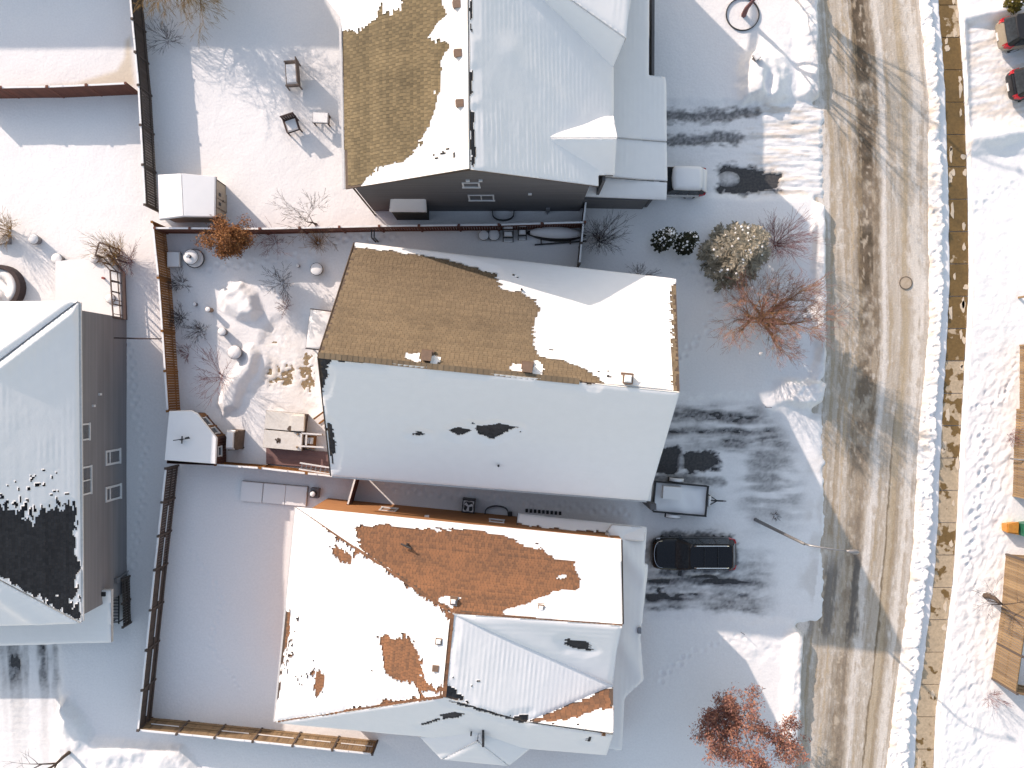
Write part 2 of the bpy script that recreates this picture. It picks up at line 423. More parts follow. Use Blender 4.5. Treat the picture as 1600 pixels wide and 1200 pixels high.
PATIO = [(408, 512), (436, 492), (474, 486), (500, 500), (505, 560), (504, 640), (482, 660), (414, 640), (395, 622), (385, 615), (410, 590), (418, 560), (404, 540)]
def ground_maps(px, py):
    X, Y = (px - 800) / 25, (600 - py) / 25
    low = fbm(X / 5, Y / 5, 3, 1); mid = fbm(X / 1.1, Y / 1.1, 3, 2); fine = fbm(X / .28, Y / .28, 3, 4)
    h = .22 + .12 * (low - .5) + .03 * (mid - .5) + .008 * (fine - .5)
    xw, xe, sc = road_w(py), road_e(py), walk_c(py)
    nb = fbm(X / .55, Y / .55, 4, 6); nc = fbm(X / .9, Y / .9, 3, 8)
    # --- piles and drifts
    def pile(cx, cy, rx, ry, hh, rot=0.0, rgh=.25):
        nonlocal h
        k = bump(px + (nb - .5) * 10, py + (nc - .5) * 10, cx, cy, rx, ry, rot)
        h = h + hh * k * (1 + rgh * (nc - .5) * 2)
    def berm(poly, hh, soft, rgh=.22):
        """a shovelled heap with a steep edge"""
        nonlocal h
        d = sdpoly(px, py, poly) + (nb - .5) * 7
        k = 1 - smooth(-soft, 2, d)
        h = h + hh * k * (1 + rgh * (nc - .5) * 2) + .03 * k * (nb - .5)
    berm([(345, 452), (380, 437), (404, 458), (414, 488), (400, 505), (376, 504), (352, 488), (342, 470)], .55, 16)
    berm([(398, 536), (412, 552), (404, 582), (386, 606), (376, 640), (350, 652), (338, 630), (352, 600), (378, 560), (384, 540)], .42, 13)
    pile(352, 560, 30, 60, .1)
    pile(500, 500, 14, 22, .12)
    # the heap beside the top driveway and its hollow
    pile(1192, 128, 34, 48, .75)
    h = h - .5 * bump(px, py, 1196, 135, 9, 17)
    pile(1170, 145, 14, 26, .2)
    # verge banks along the road, between the driveways
    def verge(y0, y1, w, hh):
        nonlocal h
        k = smooth(y0, y0 + 16, py + (nb - .5) * 16) * (1 - smooth(y1 - 16, y1, py + (nc - .5) * 16))
        t = (xw + 13 - px) + (nb - .5) * 12
        prof = smooth(-7, 4, t) * (1 - smooth(w * .45, w, t))
        h = h + k * prof * hh * (.7 + .75 * nb)
    verge(-200, 164, 42, .42); verge(312, 600, 26, .3); verge(588, 640, 88, .5); verge(978, 1400, 36, .45)
    # trampled blocks on the corner heaps
    for (cx, cy, rx, ry) in ((1228, 615, 44, 22), (1185, 1010, 50, 26), (1243, 100, 22, 60)):
        k = bump(px, py, cx, cy, rx, ry); h = h + k * .16 * (nb - .5) + .05 * k * (fine - .5)
    # bottom left heap
    berm([(95, 1088), (112, 1086), (140, 1118), (152, 1145), (290, 1160), (330, 1210), (90, 1210), (82, 1146), (92, 1130)], .45, 18, .35)
    pile(108, 1112, 14, 26, .3); pile(180, 1182, 40, 20, .25); pile(250, 1190, 30, 20, .2)
    # east bank between road and pavement: heaped to a steep cut edge
    tb = (px - xe) / np.maximum(sc - SHALF - 12 - xe, 1)
    k = smooth(-.12, .12, tb + (nb - .5) * .3)
    bank = (.06 + .33 * smooth(.0, .9, tb)) * (1 + .7 * (nb - .5)) + (.3 * (fine - .5) + .22 * (fbm(X / .12, Y / .12, 2, 65) - .5)) * smooth(-.1, .4, tb)
    east = px > xe - 12
    h = np.where(east, np.where(px < sc, bank * k + (1 - k) * (-.2), h), h)
    # yard east of the pavement: trampled
    tr = smooth(6, 14, px - sc - SHALF) * (1 - smooth(60, 95, px - sc - SHALF))
    seg = .35 + .65 * smooth(420, 640, py)
    hE = .34 + .1 * (low - .5) + tr * seg * (.1 * (nb - .5) + .1 * (fine - .5)) + .04 * (nc - .5)
    fp = fbm((X - .45 * Y) / .16, (Y + .45 * X) / .55, 3, 43)
    hE = hE + tr * (.25 + .75 * smooth(520, 760, py)) * .1 * (fp - .5)
    dr2 = 1 - smooth(-8, 8, sdpoly(px, py, [(1508, 38), (1760, 0), (1760, 190), (1512, 212)]))
    hE = hE * (1 - dr2) + dr2 * (.1 + .05 * (fbm(px / 30, (py + px * .22) / 5, 3, 47) - .5) + .07 * (fbm(px / 7, (py + px * .22) / 4, 2, 49) - .5))
    hE = hE + .55 * bump(px, py + (nb - .5) * 6, 1552, 213, 46, 17, -.1) + .25 * bump(px, py, 1545, 24, 32, 10, -.15)
    dr3 = 1 - smooth(-5, 5, sdpoly(px, py, [(1508, 243), (1760, 235), (1760, 360), (1508, 358)]))
    hE = hE - .12 * dr3
    lip = smooth(SHALF - 1.0, SHALF + 1.5, px - sc + (nb - .5) * 3)
    h = np.where(px > sc, hE * lip + (1 - lip) * .02, h)
    # pavement trench and road bed
    dsc = sc - px
    tren = np.where(dsc > 0, 1 - smooth(SHALF + 11.5, SHALF + 13.3, dsc + (nb - .5) * 5 + (fine - .5) * 4), 1 - smooth(SHALF + .2, SHALF + 2.2, -dsc + (nb - .5) * 2.5))
    h = h * (1 - tren) + tren * (-.06 + .14 * smooth(SHALF - 3.0, SHALF + .5, dsc + (nb - .5) * 4))
    vg = np.maximum.reduce([smooth(a, a + 14, py) * (1 - smooth(b - 14, b, py)) for a, b in ((-200, 164), (312, 600), (588, 640), (978, 1400))])
    rd = smooth(-8, 3, px - xw - 13 * vg + (nc - .5) * 7) * smooth(-6, 5, xe - px + (nb - .5) * 8)
    h = h * (1 - rd) + rd * (-.25)
    # shovelled patio
    pt = 1 - smooth(-12, 4, sdpoly(px, py, PATIO) + (nb - .5) * 10)
    pn = fbm(X / .45, Y / .45, 4, 12)
    pw = bump(px, py, 432, 585, 34, 20) + .6 * bump(px, py, 482, 585, 14, 40) + .35 * bump(px, py, 430, 530, 22, 26)
    h = h * (1 - pt) + pt * (.075 - .12 * np.clip(pw, 0, 1) * smooth(.42, .6, fbm(X / .16, Y / .16, 3, 14) * .5 + pn * .5) + .02 * (fine - .5))
    # driveways
    dv = np.zeros(px.shape)
    for poly in ([(1030, 162), (1262, 158), (1290, 165), (1290, 316), (1262, 310), (1030, 308)],
                 [(995, 622), (1180, 618), (1200, 640), (1290, 640), (1290, 975), (1140, 968), (995, 958)],
                 [(-80, 995), (92, 995), (100, 1060), (80, 1300), (-80, 1300)]):
        dv = np.maximum(dv, 1 - smooth(-10, 8, sdpoly(px, py, poly) + (nb - .5) * 12))
    bare = driveway_bare(px, py)
    rut = fbm(px / 40, py / 4.5, 3, 51)
    lit = smooth(1150, 1215, px) * (py < 330)
    hd = .075 + .02 * (mid - .5) + .02 * (fine - .5) - .11 * smooth(.72, 1.12, bare) + lit * (.16 * (rut - .5) + .05 * (fbm(px / 8, py / 4, 2, 53) - .5)) + .03 * (rut - .5)
    h = h * (1 - dv) + dv * hd
    # keep snow off the hot tub and deck corner, hollow against walls
    h = np.maximum(h, -.3)
    # --- trails of footprints and paw marks
    def trail(pts, step, depth, rad, off):
        nonlocal h
        box = (px > min(p[0] for p in pts) - 20) & (px < max(p[0] for p in pts) + 20) & (py > min(p[1] for p in pts) - 20) & (py < max(p[1] for p in pts) + 20)
        if not box.any(): return
        qx, qy = px[box], py[box]; dh = np.zeros(qx.shape); k = 0
        rr = random.Random(int(pts[0][0] * 7 + pts[0][1]))
        for (ax, ay), (bx, by) in zip(pts[:-1], pts[1:]):
            L = math.hypot(bx - ax, by - ay); n = max(1, int(L / step))
            for i in range(n):
                s = 1 if k % 2 else -1; k += 1; t = i / n
                cx = ax + (bx - ax) * t + s * off * (by - ay) / L + rr.uniform(-1.5, 1.5); cy = ay + (by - ay) * t - s * off * (bx - ax) / L + rr.uniform(-1.5, 1.5)
                e = ((qx - cx) ** 2 + (qy - cy) ** 2) / (rad * rad) / rr.uniform(.7, 1.4)
                dh -= depth * rr.uniform(.6, 1.1) * (np.exp(-e) - .35 * np.exp(-(np.sqrt(e) - 1.6) ** 2 * 3))
        h[box] = h[box] + dh
    trail([(1515, 637), (1545, 632), (1566, 612), (1580, 582), (1588, 545)], 7, .07, 3.2, 1.2)
    trail([(600, 758), (690, 772), (780, 778), (880, 790), (990, 800)], 9, .07, 3.6, 3.5)
    trail([(1010, 610), (1060, 560), (1100, 520), (1120, 470), (1085, 420), (1060, 400)], 10, .07, 3.6, 3.2)
    trail([(330, 420), (400, 412), (470, 400), (540, 372), (640, 372)], 9, .06, 3.6, 3.5)
    trail([(1030, 1060), (1075, 1020), (1130, 1000), (1170, 990)], 10, .06, 3.4, 3.2)
    trail([(205, 540), (215, 640), (230, 700), (222, 800), (205, 900)], 9, .06, 3.4, 3.2)
    trail([(300, 860), (350, 930), (330, 1010), (380, 1080)], 8, .05, 2.6, 1.4)
    trail([(1520, 330), (1550, 300), (1590, 290)], 9, .06, 3.4, 3.2)
    trail([(1505, 880), (1520, 800), (1535, 730), (1530, 660)], 9, .1, 3.8, 4)
    # --- colour: fresh snow, thin slush, sand carried off the road
    c = np.empty(px.shape + (3,)); c[...] = SNOW_C
    slush = np.array((.13, .13, .135))
    k = (np.clip(dv * np.clip(bare, 0, 1) ** 1.05 * (.55 + .8 * fbm(px / 3.2, py / 2.4, 3, 63)), 0, .95))[..., None]
    c = c * (1 - k) + slush * k
    sand = np.array((.66, .55, .43))
    k = (np.clip(lit * dv * smooth(.45, .75, fbm(px / 26, py / 5, 3, 57)) * .6, 0, 1) + .55 * dr2 * smooth(.35, .7, fbm(px / 30, (py + px * .22) / 7, 3, 59)) )[..., None]
    c = c * (1 - k) + sand * k
    k = (np.clip(smooth(-46, 6, px - xe) * (1 - smooth(-14, 10, px - xe - 16)) * smooth(.4, .7, nb), 0, 1) * .7 * (px < sc))[..., None]
    c = c * (1 - k) + sand * k
    k = (smooth(-16, 4, px - xw) * (px < xw + 20) * smooth(.42, .72, nc) * .45)[..., None]
    c = c * (1 - k) + np.array((.6, .56, .52)) * k
    k = (pt * smooth(.35, .75, fbm(X / .7, Y / .7, 4, 61)) * (.16 + .4 * np.clip(pw, 0, 1)))[..., None]
    c = c * (1 - k) + np.array((.6, .5, .38)) * k
    k = (px - sc > 0) * (px - sc < SHALF + 5) * (nb > .5) * .3
    c = c * (1 - k[..., None]) + np.array((.62, .52, .42)) * k[..., None]
    # the sandy strip left bare beside the covered pool
    k = ((1 - smooth(-6, 5, sdpoly(px, py, [(-40, 142), (120, 132), (185, 112), (197, 92), (199, 66), (206, 60), (214, 136), (-40, 150)]))) * .75)[..., None]
    c = c * (1 - k) + np.array((.66, .56, .41)) * k
    return h, c

def axis(a, b, step):
    fine = list(np.arange(a, b + 1e-6, step))
    out = [a - d for d in (300, 160, 80, 40, 18, 8, 3, 1)] + fine + [fine[-1] + d for d in (1, 3, 8, 18, 40, 80, 160, 300)]
    return np.array(out)
xs = axis(-34.0, 34.0, .085); ys = axis(-26.0, 26.0, .085)
GX, GY = np.meshgrid(xs, ys)
gh, gc = ground_maps(800 + GX * 25, 600 - GY * 25)
far = (np.abs(GX) > 36) | (np.abs(GY) > 28)
gh = np.where(far, np.minimum(gh, .22), gh)
ny, nx = GX.shape
ii = np.arange(ny * nx).reshape(ny, nx)
gf = np.stack([ii[:-1, :-1], ii[:-1, 1:], ii[1:, 1:], ii[1:, :-1]], -1).reshape(-1, 4)
gv = np.stack([GX, GY, gh], -1).reshape(-1, 3)
def ground_z(x, y):
    h, _ = ground_maps(np.array([[800 + x * 25.0]]), np.array([[600 - y * 25.0]]))
    return float(h[0, 0])
def G(px, py):
    """the snow surface under a plan point"""
    x, y = (px - 800) / 25, (600 - py) / 25
    z = ground_z(x, y)
    k = (CAM_H - z) / CAM_H
    return Vector((x * k, y * k, z))
tag(link_mesh('snow_ground', gv, gf, M_GROUND, smooth_=True, cols=gc.reshape(-1, 3), origin=Vector((0, 0, 0))),
    'white snow covering the yards, heaped in banks along the street', kind='structure')

# driveway asphalt sheets, showing where the snow is worn through
for poly, lab in (([(1030, 160), (1250, 158), (1250, 312), (1030, 308)], 'asphalt driveway with two dark tyre tracks beside the topmost house'),
                  ([(995, 622), (1246, 622), (1240, 975), (995, 960)], 'wide snowy asphalt driveway holding the black car and the trailer'),
                  ([(-80, 990), (98, 990), (86, 1300), (-80, 1300)], 'driveway with dark tyre tracks in the lower left corner')):
    m = MB(); m.poly([((x - 800) / 25, (600 - y) / 25, .0) for x, y in poly][::-1], .5)
    tag(m.build('driveway', M_ASPH), lab, kind='structure')

# ------------------------------------------------------------------ road
vs = np.arange(-420, 1640, 3.0); us = np.linspace(0, 1, 150)
U, V = np.meshgrid(us, vs)
xw, xe = road_w(V) - 22, road_e(V) + 34
PX = xw + (xe - xw) * U
wob = (fbm(V / 200, V * 0 + 3, 2, 71) - .5) * 8
S = (PX - road_w(V) + wob) / (road_e(V) - road_w(V))            # 0 west edge .. 1 east edge
st1 = fbm(S * 26, V / 420, 4, 73); st2 = fbm(S * 75, V / 70, 4, 77); pat = fbm(PX / 22, V / 150, 3, 79); pf = fbm(PX / 5, V / 8, 3, 81)
c = np.empty(U.shape + (3,)); c[...] = (.55, .485, .405)
def mixc(k, col):
    global c
    k = np.clip(k, 0, 1)[..., None]
    c = c * (1 - k) + np.array(col) * k
mixc(smooth(.5, .75, st1) * .7, (.66, .61, .55))
mixc(smooth(.55, .3, st1) * .0 + smooth(.5, .72, st2) * .55, (.4, .32, .235))
def band(s0, w, amt, col, jag=.05, along=1.0):
    d = np.abs(S - s0 + (pat - .5) * jag * 1.5 + (pf - .5) * jag * .9 + (st2 - .5) * jag) 
    mixc((1 - smooth(w * .35, w, d)) * amt * along, col)
dk = (.1, .075, .05)
strong = .35 + .65 * (1 - smooth(640, 760, V))
band(.45, .1, .5, (.4, .3, .19), .05)
mixc(smooth(.58, .8, fbm(PX / 3.5, V / 7, 3, 83)) * .45, (.42, .32, .22))
mixc(smooth(.6, .8, fbm(PX / 5, V / 12, 3, 85)) * .5, (.82, .78, .72))
band(.435, .1, 1.0, dk, .05, strong * (.3 + .7 * smooth(.35, .6, fbm(V / 60, V * 0 + 9, 3, 91))))
mot = smooth(.4, .62, fbm(PX / 8, V / 13, 4, 87))
d_ = np.abs(S - .43 + (pat - .5) * .12); mixc((1 - smooth(.04, .17, d_)) * mot * .75 * strong, (.17, .125, .085))
d_ = np.abs(S - .44); mixc((1 - smooth(.02, .1, d_)) * smooth(.6, .72, fbm(PX / 5, V / 9, 3, 89)) * .8, (.55, .47, .37))
band(.53, .022, .85, (.2, .145, .09), .05, strong * .8)
band(.37, .02, .6, (.34, .25, .15), .06, strong)
band(.14, .02, .6, (.42, .32, .2), .04, smooth(.35, .6, fbm(V / 120, V * 0 + 5, 3, 93)))
band(.24, .03, .65, (.36, .27, .17), .06, smooth(.4, .6, fbm(V / 80, V * 0 + 7, 3, 95)))
band(.30, .016, .6, (.5, .38, .24), .05)
band(.66, .02, .6, (.42, .32, .2), .03, smooth(.4, .6, fbm(V / 100, V * 0 + 11, 3, 97)))
band(.80, .045, .6, (.46, .36, .23), .03)
band(.76, .014, .9, (.2, .15, .09), .025, smooth(560, 760, V))
band(.84, .03, .6, (.3, .22, .13), .03, smooth(640, 800, V))
band(.5, .035, .9, (.2, .16, .12), .05, smooth(660, 820, V) * .7)
band(.28, .07, .8, (.16, .15, .14), .07, smooth(850, 900, V) * (1 - smooth(985, 1010, V)))  # wheel tracks darkened only within house B's shadow: shade put into the colour
band(.52, .06, .75, (.12, .115, .11), .07, smooth(840, 880, V) * (1 - smooth(985, 1010, V)))
band(.1, .05, .6, (.2, .19, .18), .06, smooth(840, 880, V) * (1 - smooth(985, 1010, V)))
band(.6, .04, .5, (.84, .81, .77), .06); band(.92, .05, .6, (.82, .78, .72), .08); band(.04, .06, .7, (.82, .78, .74), .1)
hz = .012 * (st1 - .5) + .02 * (pf - .5) + .03 * (pat - .5) - .02 * (1 - smooth(.02, .1, np.abs(S - .45)))
rv = np.stack([(PX - 800) / 25, (600 - V) / 25, hz], -1).reshape(-1, 3)
nv_, nu_ = U.shape
ri = np.arange(nv_ * nu_).reshape(nv_, nu_)
rf = np.stack([ri[:-1, :-1], ri[1:, :-1], ri[1:, 1:], ri[:-1, 1:]], -1).reshape(-1, 4)
road = tag(link_mesh('road', rv, rf, M_ROAD, smooth_=True, cols=c.reshape(-1, 3), origin=Vector((0, 0, 0))),
           'snowy residential street sanded tan with darker wheel tracks', kind='structure')

# manhole in the road
mh = thing('manhole_cover', 'round iron manhole cover set in the tan road', 'manhole cover', G(1412, 443) * Vector((1, 1, 0)))
mc_ = WL[mh.name]
M_RIM = mat('iron_rim', (.12, .095, .075), (.2, .16, .12))
m = MB(); m.lathe([(.37, .0), (.41, .0), (.41, .04), (.37, .04)], mc_ + Vector((0, 0, .01)), 28, .4, caps=False); m.build('rim', M_RIM, mh)
m = MB(); m.lathe([(.355, 0), (.355, .03), (.05, .034)], mc_ + Vector((0, 0, .01)), 28, .5); m.build('lid', mat('sandy_iron', (.5, .41, .31), (.42, .33, .24), rough=.8), mh)

# ------------------------------------------------------------------ pavement: one slab after another
sw = thing('sidewalk', 'concrete sidewalk of square slabs between snow banks', None, (27.5, 0, 0)); sw['kind'] = 'structure'
def slab_mat(name, wetness):
    m = bpy.data.materials.new(name); m.use_nodes = True
    nt = m.node_tree; b = nt.nodes['Principled BSDF']
    geo = nt.nodes.new('ShaderNodeNewGeometry')
    nz = nt.nodes.new('ShaderNodeTexNoise'); nz.inputs['Scale'].default_value = 1.1; nz.inputs['Detail'].default_value = 6
    nt.links.new(geo.outputs['Position'], nz.inputs['Vector'])
    r = nt.nodes.new('ShaderNodeValToRGB'); nt.links.new(nz.outputs[0], r.inputs[0])
    e = r.color_ramp.elements
    e[0].position = wetness - .015; e[0].color = (.19, .118, .042, 1)
    e[1].position = wetness + .015; e[1].color = (.48, .38, .26, 1)
    n2 = nt.nodes.new('ShaderNodeTexNoise'); n2.inputs['Scale'].default_value = 7; n2.inputs['Detail'].default_value = 6
    nt.links.new(geo.outputs['Position'], n2.inputs['Vector'])
    mr = nt.nodes.new('ShaderNodeMapRange'); mr.inputs[1].default_value = .3; mr.inputs[2].default_value = .7; mr.inputs[3].default_value = .78; mr.inputs[4].default_value = 1.1
    nt.links.new(n2.outputs[0], mr.inputs[0])
    mx = nt.nodes.new('ShaderNodeMix'); mx.data_type = 'RGBA'; mx.blend_type = 'MULTIPLY'; mx.inputs[0].default_value = 1
    nt.links.new(r.outputs[0], mx.inputs[6]); nt.links.new(mr.outputs[0], mx.inputs[7]); nt.links.new(mx.outputs[2], b.inputs['Base Color'])
    rr = nt.nodes.new('ShaderNodeMapRange'); rr.inputs[1].default_value = wetness - .02; rr.inputs[2].default_value = wetness + .02; rr.inputs[3].default_value = .2; rr.inputs[4].default_value = .85
    nt.links.new(nz.outputs[0], rr.inputs[0]); nt.links.new(rr.outputs[0], b.inputs['Roughness'])
    return m
M_SLAB = [slab_mat('slab_wet', .66), slab_mat('slab_damp', .5), slab_mat('slab_dry', .4)]
yy = -345
while yy < 1500:
    y1 = yy + 50.5
    pts = []
    for k, yv in ((-1, yy + .6), (1, yy + .6), (1, y1 - .6), (-1, y1 - .6)):
        x = float(walk_c(yv)) + k * (SHALF - .5)
        pts.append(((x - 800) / 25, (600 - yv) / 25, .055 + R.uniform(-.006, .006)))
    ym = (yy + y1) / 2
    mi = 0 if (ym < 560 and not 20 < ym < 40) else (1 if ym < 700 else 2)
    if 810 < ym < 850: mi = 1
    m = MB(); m.prism(pts[::-1], .12, .5)
    # icy crust left lying on the slab
    o = m.build('slab', M_SLAB[mi], sw)
    nb_ = R.choice((1, 2, 2, 3)) if mi < 2 else R.choice((0, 0, 1))
    mm = MB()
    for k in range(nb_):
        sx = R.choice((-1, 1, 1)); cx = float(walk_c(ym)) + sx * R.uniform(7, 13); cy = R.uniform(yy + 6, y1 - 6)
        rx_, ry_ = R.uniform(2, 4.5), R.uniform(3, 14)
        V = []; n = 13
        for q in range(n):
            a = 2 * math.pi * q / n; rr = R.uniform(.65, 1.2)
            xx = min(max(cx + rx_ * rr * math.cos(a), float(walk_c(cy)) - SHALF + .4), float(walk_c(cy)) + SHALF - .4)
            V.append(((xx - 800) / 25, (600 - cy - ry_ * rr * math.sin(a)) / 25, .0735))
        mm.prism(V, .014, .5)
    if nb_: mm.build('ice_crust', mat('dirty_ice', (.66, .56, .44), (.58, .48, .36), rough=.6) if 'dirty_ice' not in bpy.data.materials else bpy.data.materials['dirty_ice'], o, kind='stuff')
    yy = y1
# ------------------------------------------------------------------ roofs
def inpoly_clamp(U, V, poly):
    """nearest point of the polygon for nodes outside it"""
    d = np.full(U.shape, 1e18); bx_ = U.copy(); by_ = V.copy()
    n = len(poly)
    for i in range(n):
        ax, ay = poly[i]; bx, by = poly[(i + 1) % n]
        ex, ey = bx - ax, by - ay
        t = np.clip(((U - ax) * ex + (V - ay) * ey) / (ex * ex + ey * ey + 1e-12), 0, 1)
        qx, qy = ax + ex * t, ay + ey * t
        dd = (U - qx) ** 2 + (V - qy) ** 2
        k = dd < d
        d = np.where(k, dd, d); bx_ = np.where(k, qx, bx_); by_ = np.where(k, qy, by_)
    sd = sdpoly(U, V, poly)
    out = sd > 0
    return sd, np.where(out, bx_, U), np.where(out, by_, V)

def roof_slope(house, plane, outline, m_deck, m_sh, bare=(), snow=True, T=.10, jag=.22, amp=.35, course=.16, tab=.29, seed=0, specks=(), keep=(), dots=0.0, ripple=None, drift=()):
    """one slope of a roof: deck, the shingle courses where they are bare, and the snow lying on it.
    outline / bare / keep: polygons of the plan seen from above, met with the slope's plane"""
    poly3 = [plane.at(*q) for q in outline]
    u = Vector((0, 0, 1)).cross(plane.n)
    u = Vector((1, 0, 0)) if u.length < 1e-3 else u.normalized()
    v = plane.n.cross(u).normalized()
    if v.z < 0: v = -v; u = -u
    o = poly3[0]
    uv = lambda q: ((q - o).dot(u), (q - o).dot(v))
    poly = [uv(q) for q in poly3]
    m = MB()
    m.prism(poly3 if (poly3[1] - poly3[0]).cross(poly3[2] - poly3[1]).z > 0 else poly3[::-1], .16, .5)
    deck = m.build('roof', m_deck, house)
    pu = np.array(poly)
    u0, u1, v0, v1 = pu[:, 0].min(), pu[:, 0].max(), pu[:, 1].min(), pu[:, 1].max()
    bares = [[uv(plane.at(*q)) for q in b] for b in bare]
    keeps = [[uv(plane.at(*q)) for q in b] for b in keep]
    spk = [([uv(plane.at(*q)) for q in b], p) for b, p in specks]
    spk = [(b, p) for b, p in spk]
    def field(U, V):
        s = np.full(U.shape, 9.0)
        for b in bares: s = np.minimum(s, sdpoly(U, V, b))
        s = s + (fbm(U / .8, V / .8, 3, seed + 5) - .5) * 2 * amp + (fbm(U / 2.6, V / 2.6, 2, seed + 7) - .5) * amp
        for b in keeps: s = np.maximum(s, -sdpoly(U, V, b) + (fbm(U / .5, V / .5, 3, seed + 9) - .5) * .3)
        return s
    if bares or spk or not snow:
        # shingle tabs, joined
        nj = int((v1 - v0) / course) + 1; ni = int((u1 - u0) / tab) + 3
        J, I = np.meshgrid(np.arange(nj), np.arange(ni), indexing='ij')
        off = (_h(J, J * 0, seed + 1) * tab) if dots < .9 else (J % 2) * tab + (_h(J, J * 0, seed + 1) - .5) * tab * .5
        A0 = u0 + (I - 1) * tab + off + .006 + .0 * I; A1 = A0 + tab - .016
        B0 = v0 + J * course; 
        wob = (_h(I, J, seed + 3) - .5) * .035
        B0 = B0 + wob; B1 = v0 + (J + 1) * course + .03
        C0, D0 = (A0 + A1) / 2, v0 + (J + .5) * course
        keepm = sdpoly(C0, D0, poly) < -.1
        if snow:
            f = field(C0, D0)
            near = f < .75
            for b, p in spk: near |= sdpoly(C0, D0, b) < .4
            keepm &= near
        A0, A1, B0, B1 = [q[keepm] for q in (A0, A1, B0, B1)]
        n = len(A0)
        if n:
            lift = .016 + .012 * NP.rand(n)
            def pt(a, b, h):
                return np.array(o)[None] + a[:, None] * np.array(u)[None] + b[:, None] * np.array(v)[None] + h[:, None] * np.array(plane.n)[None]
            z0 = np.full(n, .002)
            Q = np.stack([pt(A0, B0, z0), pt(A1, B0, z0), pt(A0, B0, lift), pt(A1, B0, lift), pt(A1, B1, z0 + .004), pt(A0, B1, z0 + .004)], 1).reshape(-1, 3)
            base = np.arange(n) * 6
            Fq = np.concatenate([np.stack([base, base + 1, base + 3, base + 2], 1), np.stack([base + 2, base + 3, base + 4, base + 5], 1)])
            t = NP.rand(n)
            if dots: t = np.where(((I + J * 0)[keepm] + (_h(I, J, seed + 41)[keepm] > .86)) % 2 == 0, .75 + .25 * t, .45 * t) if dots > .9 else np.where(_h(I, J, seed + 41)[keepm] < dots, .8 + .2 * t, .4 * t)
            t = np.clip(t * .8 + .1 + (_h(J, J * 0, seed + 51)[keepm] - .5) * .5, 0, 1)
            link_mesh('shingles', Q, Fq, m_sh, deck, kind='stuff', tints=np.concatenate([t, t]))
    if snow:
        du, dv = tab / 2.0, course / 2.0
        nu, nv = int((u1 - u0) / du) + 2, int((v1 - v0) / dv) + 2
        UU, VV = np.meshgrid(u0 + (np.arange(nu) - .5) * du, v0 + (np.arange(nv) - .5) * dv, indexing='ij')
        sd, CU, CV = inpoly_clamp(UU, VV, poly)
        cu, cv = (UU[:-1, :-1] + UU[1:, 1:]) / 2, (VV[:-1, :-1] + VV[1:, 1:]) / 2
        anyin = (sd[:-1, :-1] < 0) | (sd[1:, :-1] < 0) | (sd[:-1, 1:] < 0) | (sd[1:, 1:] < 0)
        f = field(cu, cv)
        jc = np.floor((cv - v0) / course); ic = np.floor((cu - u0 + _h(jc, jc * 0, seed + 1) * tab) / tab)
        rnd = _h(ic, jc, seed + 21)
        jg = jag * (.35 + .9 * smooth(.35, .65, fbm(cu / 1.5, cv / 1.5, 2, seed + 29)))
        cell = f + (fbm(cu / .42, cv / .13, 3, seed + 35) - .5) * jg * 2.0 + (rnd - .5) * jg * .25
        kp = anyin & (cell > 0)
        for b, p in spk:
            s = sdpoly(cu, cv, b) + (fbm(cu / .5, cv / .5, 2, seed + 25) - .5) * .9
            kp &= ~((s < 0) & (fbm(cu / (tab * 1.1), cv / (course * .8), 2, seed + 27) > 1 - p * (.12 + .42 * np.clip(-s * 1.2 + .1, 0, 1))))
        fn = field(UU, VV)
        edge = np.clip(-sd / .22, 0, 1)
        thick = T * (.45 + .55 * np.sqrt(edge)) * (.1 + .9 * np.clip((fn + .12) / .6, 0, 1)) * (.9 + .2 * fbm(UU / 2.2, VV / 2.2, 2, seed + 11)) + .012
        thick = thick + .006 * (fbm(UU / .3, VV / .3, 2, seed + 13) - .5)
        thick = thick + .007 * (np.floor((VV - v0) / course) % 2) * np.clip(fbm(UU / 1.6, VV / .9, 3, seed + 37) * 2.6 - .9, 0, 1)
        thick = thick + .03 * (fbm(UU / 3.0, VV / 1.1, 3, seed + 39) - .5)
        for (poly_d, hh, wdt) in drift:
            pd = [uv(plane.at(*q)) for q in poly_d]
            thick = thick + hh * np.exp(-(sdline(UU, VV, pd) / wdt) ** 2) * np.clip(-sd / .3, 0.1, 1)
        if ripple:
            rp, ra = ripple
            s = sdpoly(UU, VV, [uv(plane.at(*q)) for q in rp])
            thick = thick + ra * (1 - smooth(-.6, .5, s)) * (np.floor((VV - v0) / course) % 2) * np.clip(fbm(UU / 1.2, VV / .5, 2, seed + 33) * 2.4 - .5, 0, 1.4)
        thick = np.maximum(thick, .012)
        top = np.array(o) + CU[..., None] * np.array(u) + CV[..., None] * np.array(v) + thick[..., None] * np.array(plane.n)
        bot = np.array(o) + CU[..., None] * np.array(u) + CV[..., None] * np.array(v) - .01 * np.array(plane.n)
        N = nu * nv
        idx = np.arange(N).reshape(nu, nv)
        Fq = [np.stack([idx[:-1, :-1], idx[1:, :-1], idx[1:, 1:], idx[:-1, 1:]], -1)[kp]]
        pad = np.pad(kp, 1)
        for (di, dj, a, b) in ((-1, 0, idx[:-1, :-1], idx[:-1, 1:]), (1, 0, idx[1:, 1:], idx[1:, :-1]), (0, -1, idx[1:, :-1], idx[:-1, :-1]), (0, 1, idx[:-1, 1:], idx[1:, 1:])):
            nbk = pad[1 + di:pad.shape[0] - 1 + di, 1 + dj:pad.shape[1] - 1 + dj]
            e = kp & ~nbk
            Fq.append(np.stack([a[e], a[e] + N, b[e] + N, b[e]], -1))
        Fq = np.concatenate(Fq)
        allv = np.concatenate([top.reshape(-1, 3), bot.reshape(-1, 3)])
        used, inv = np.unique(Fq, return_inverse=True)
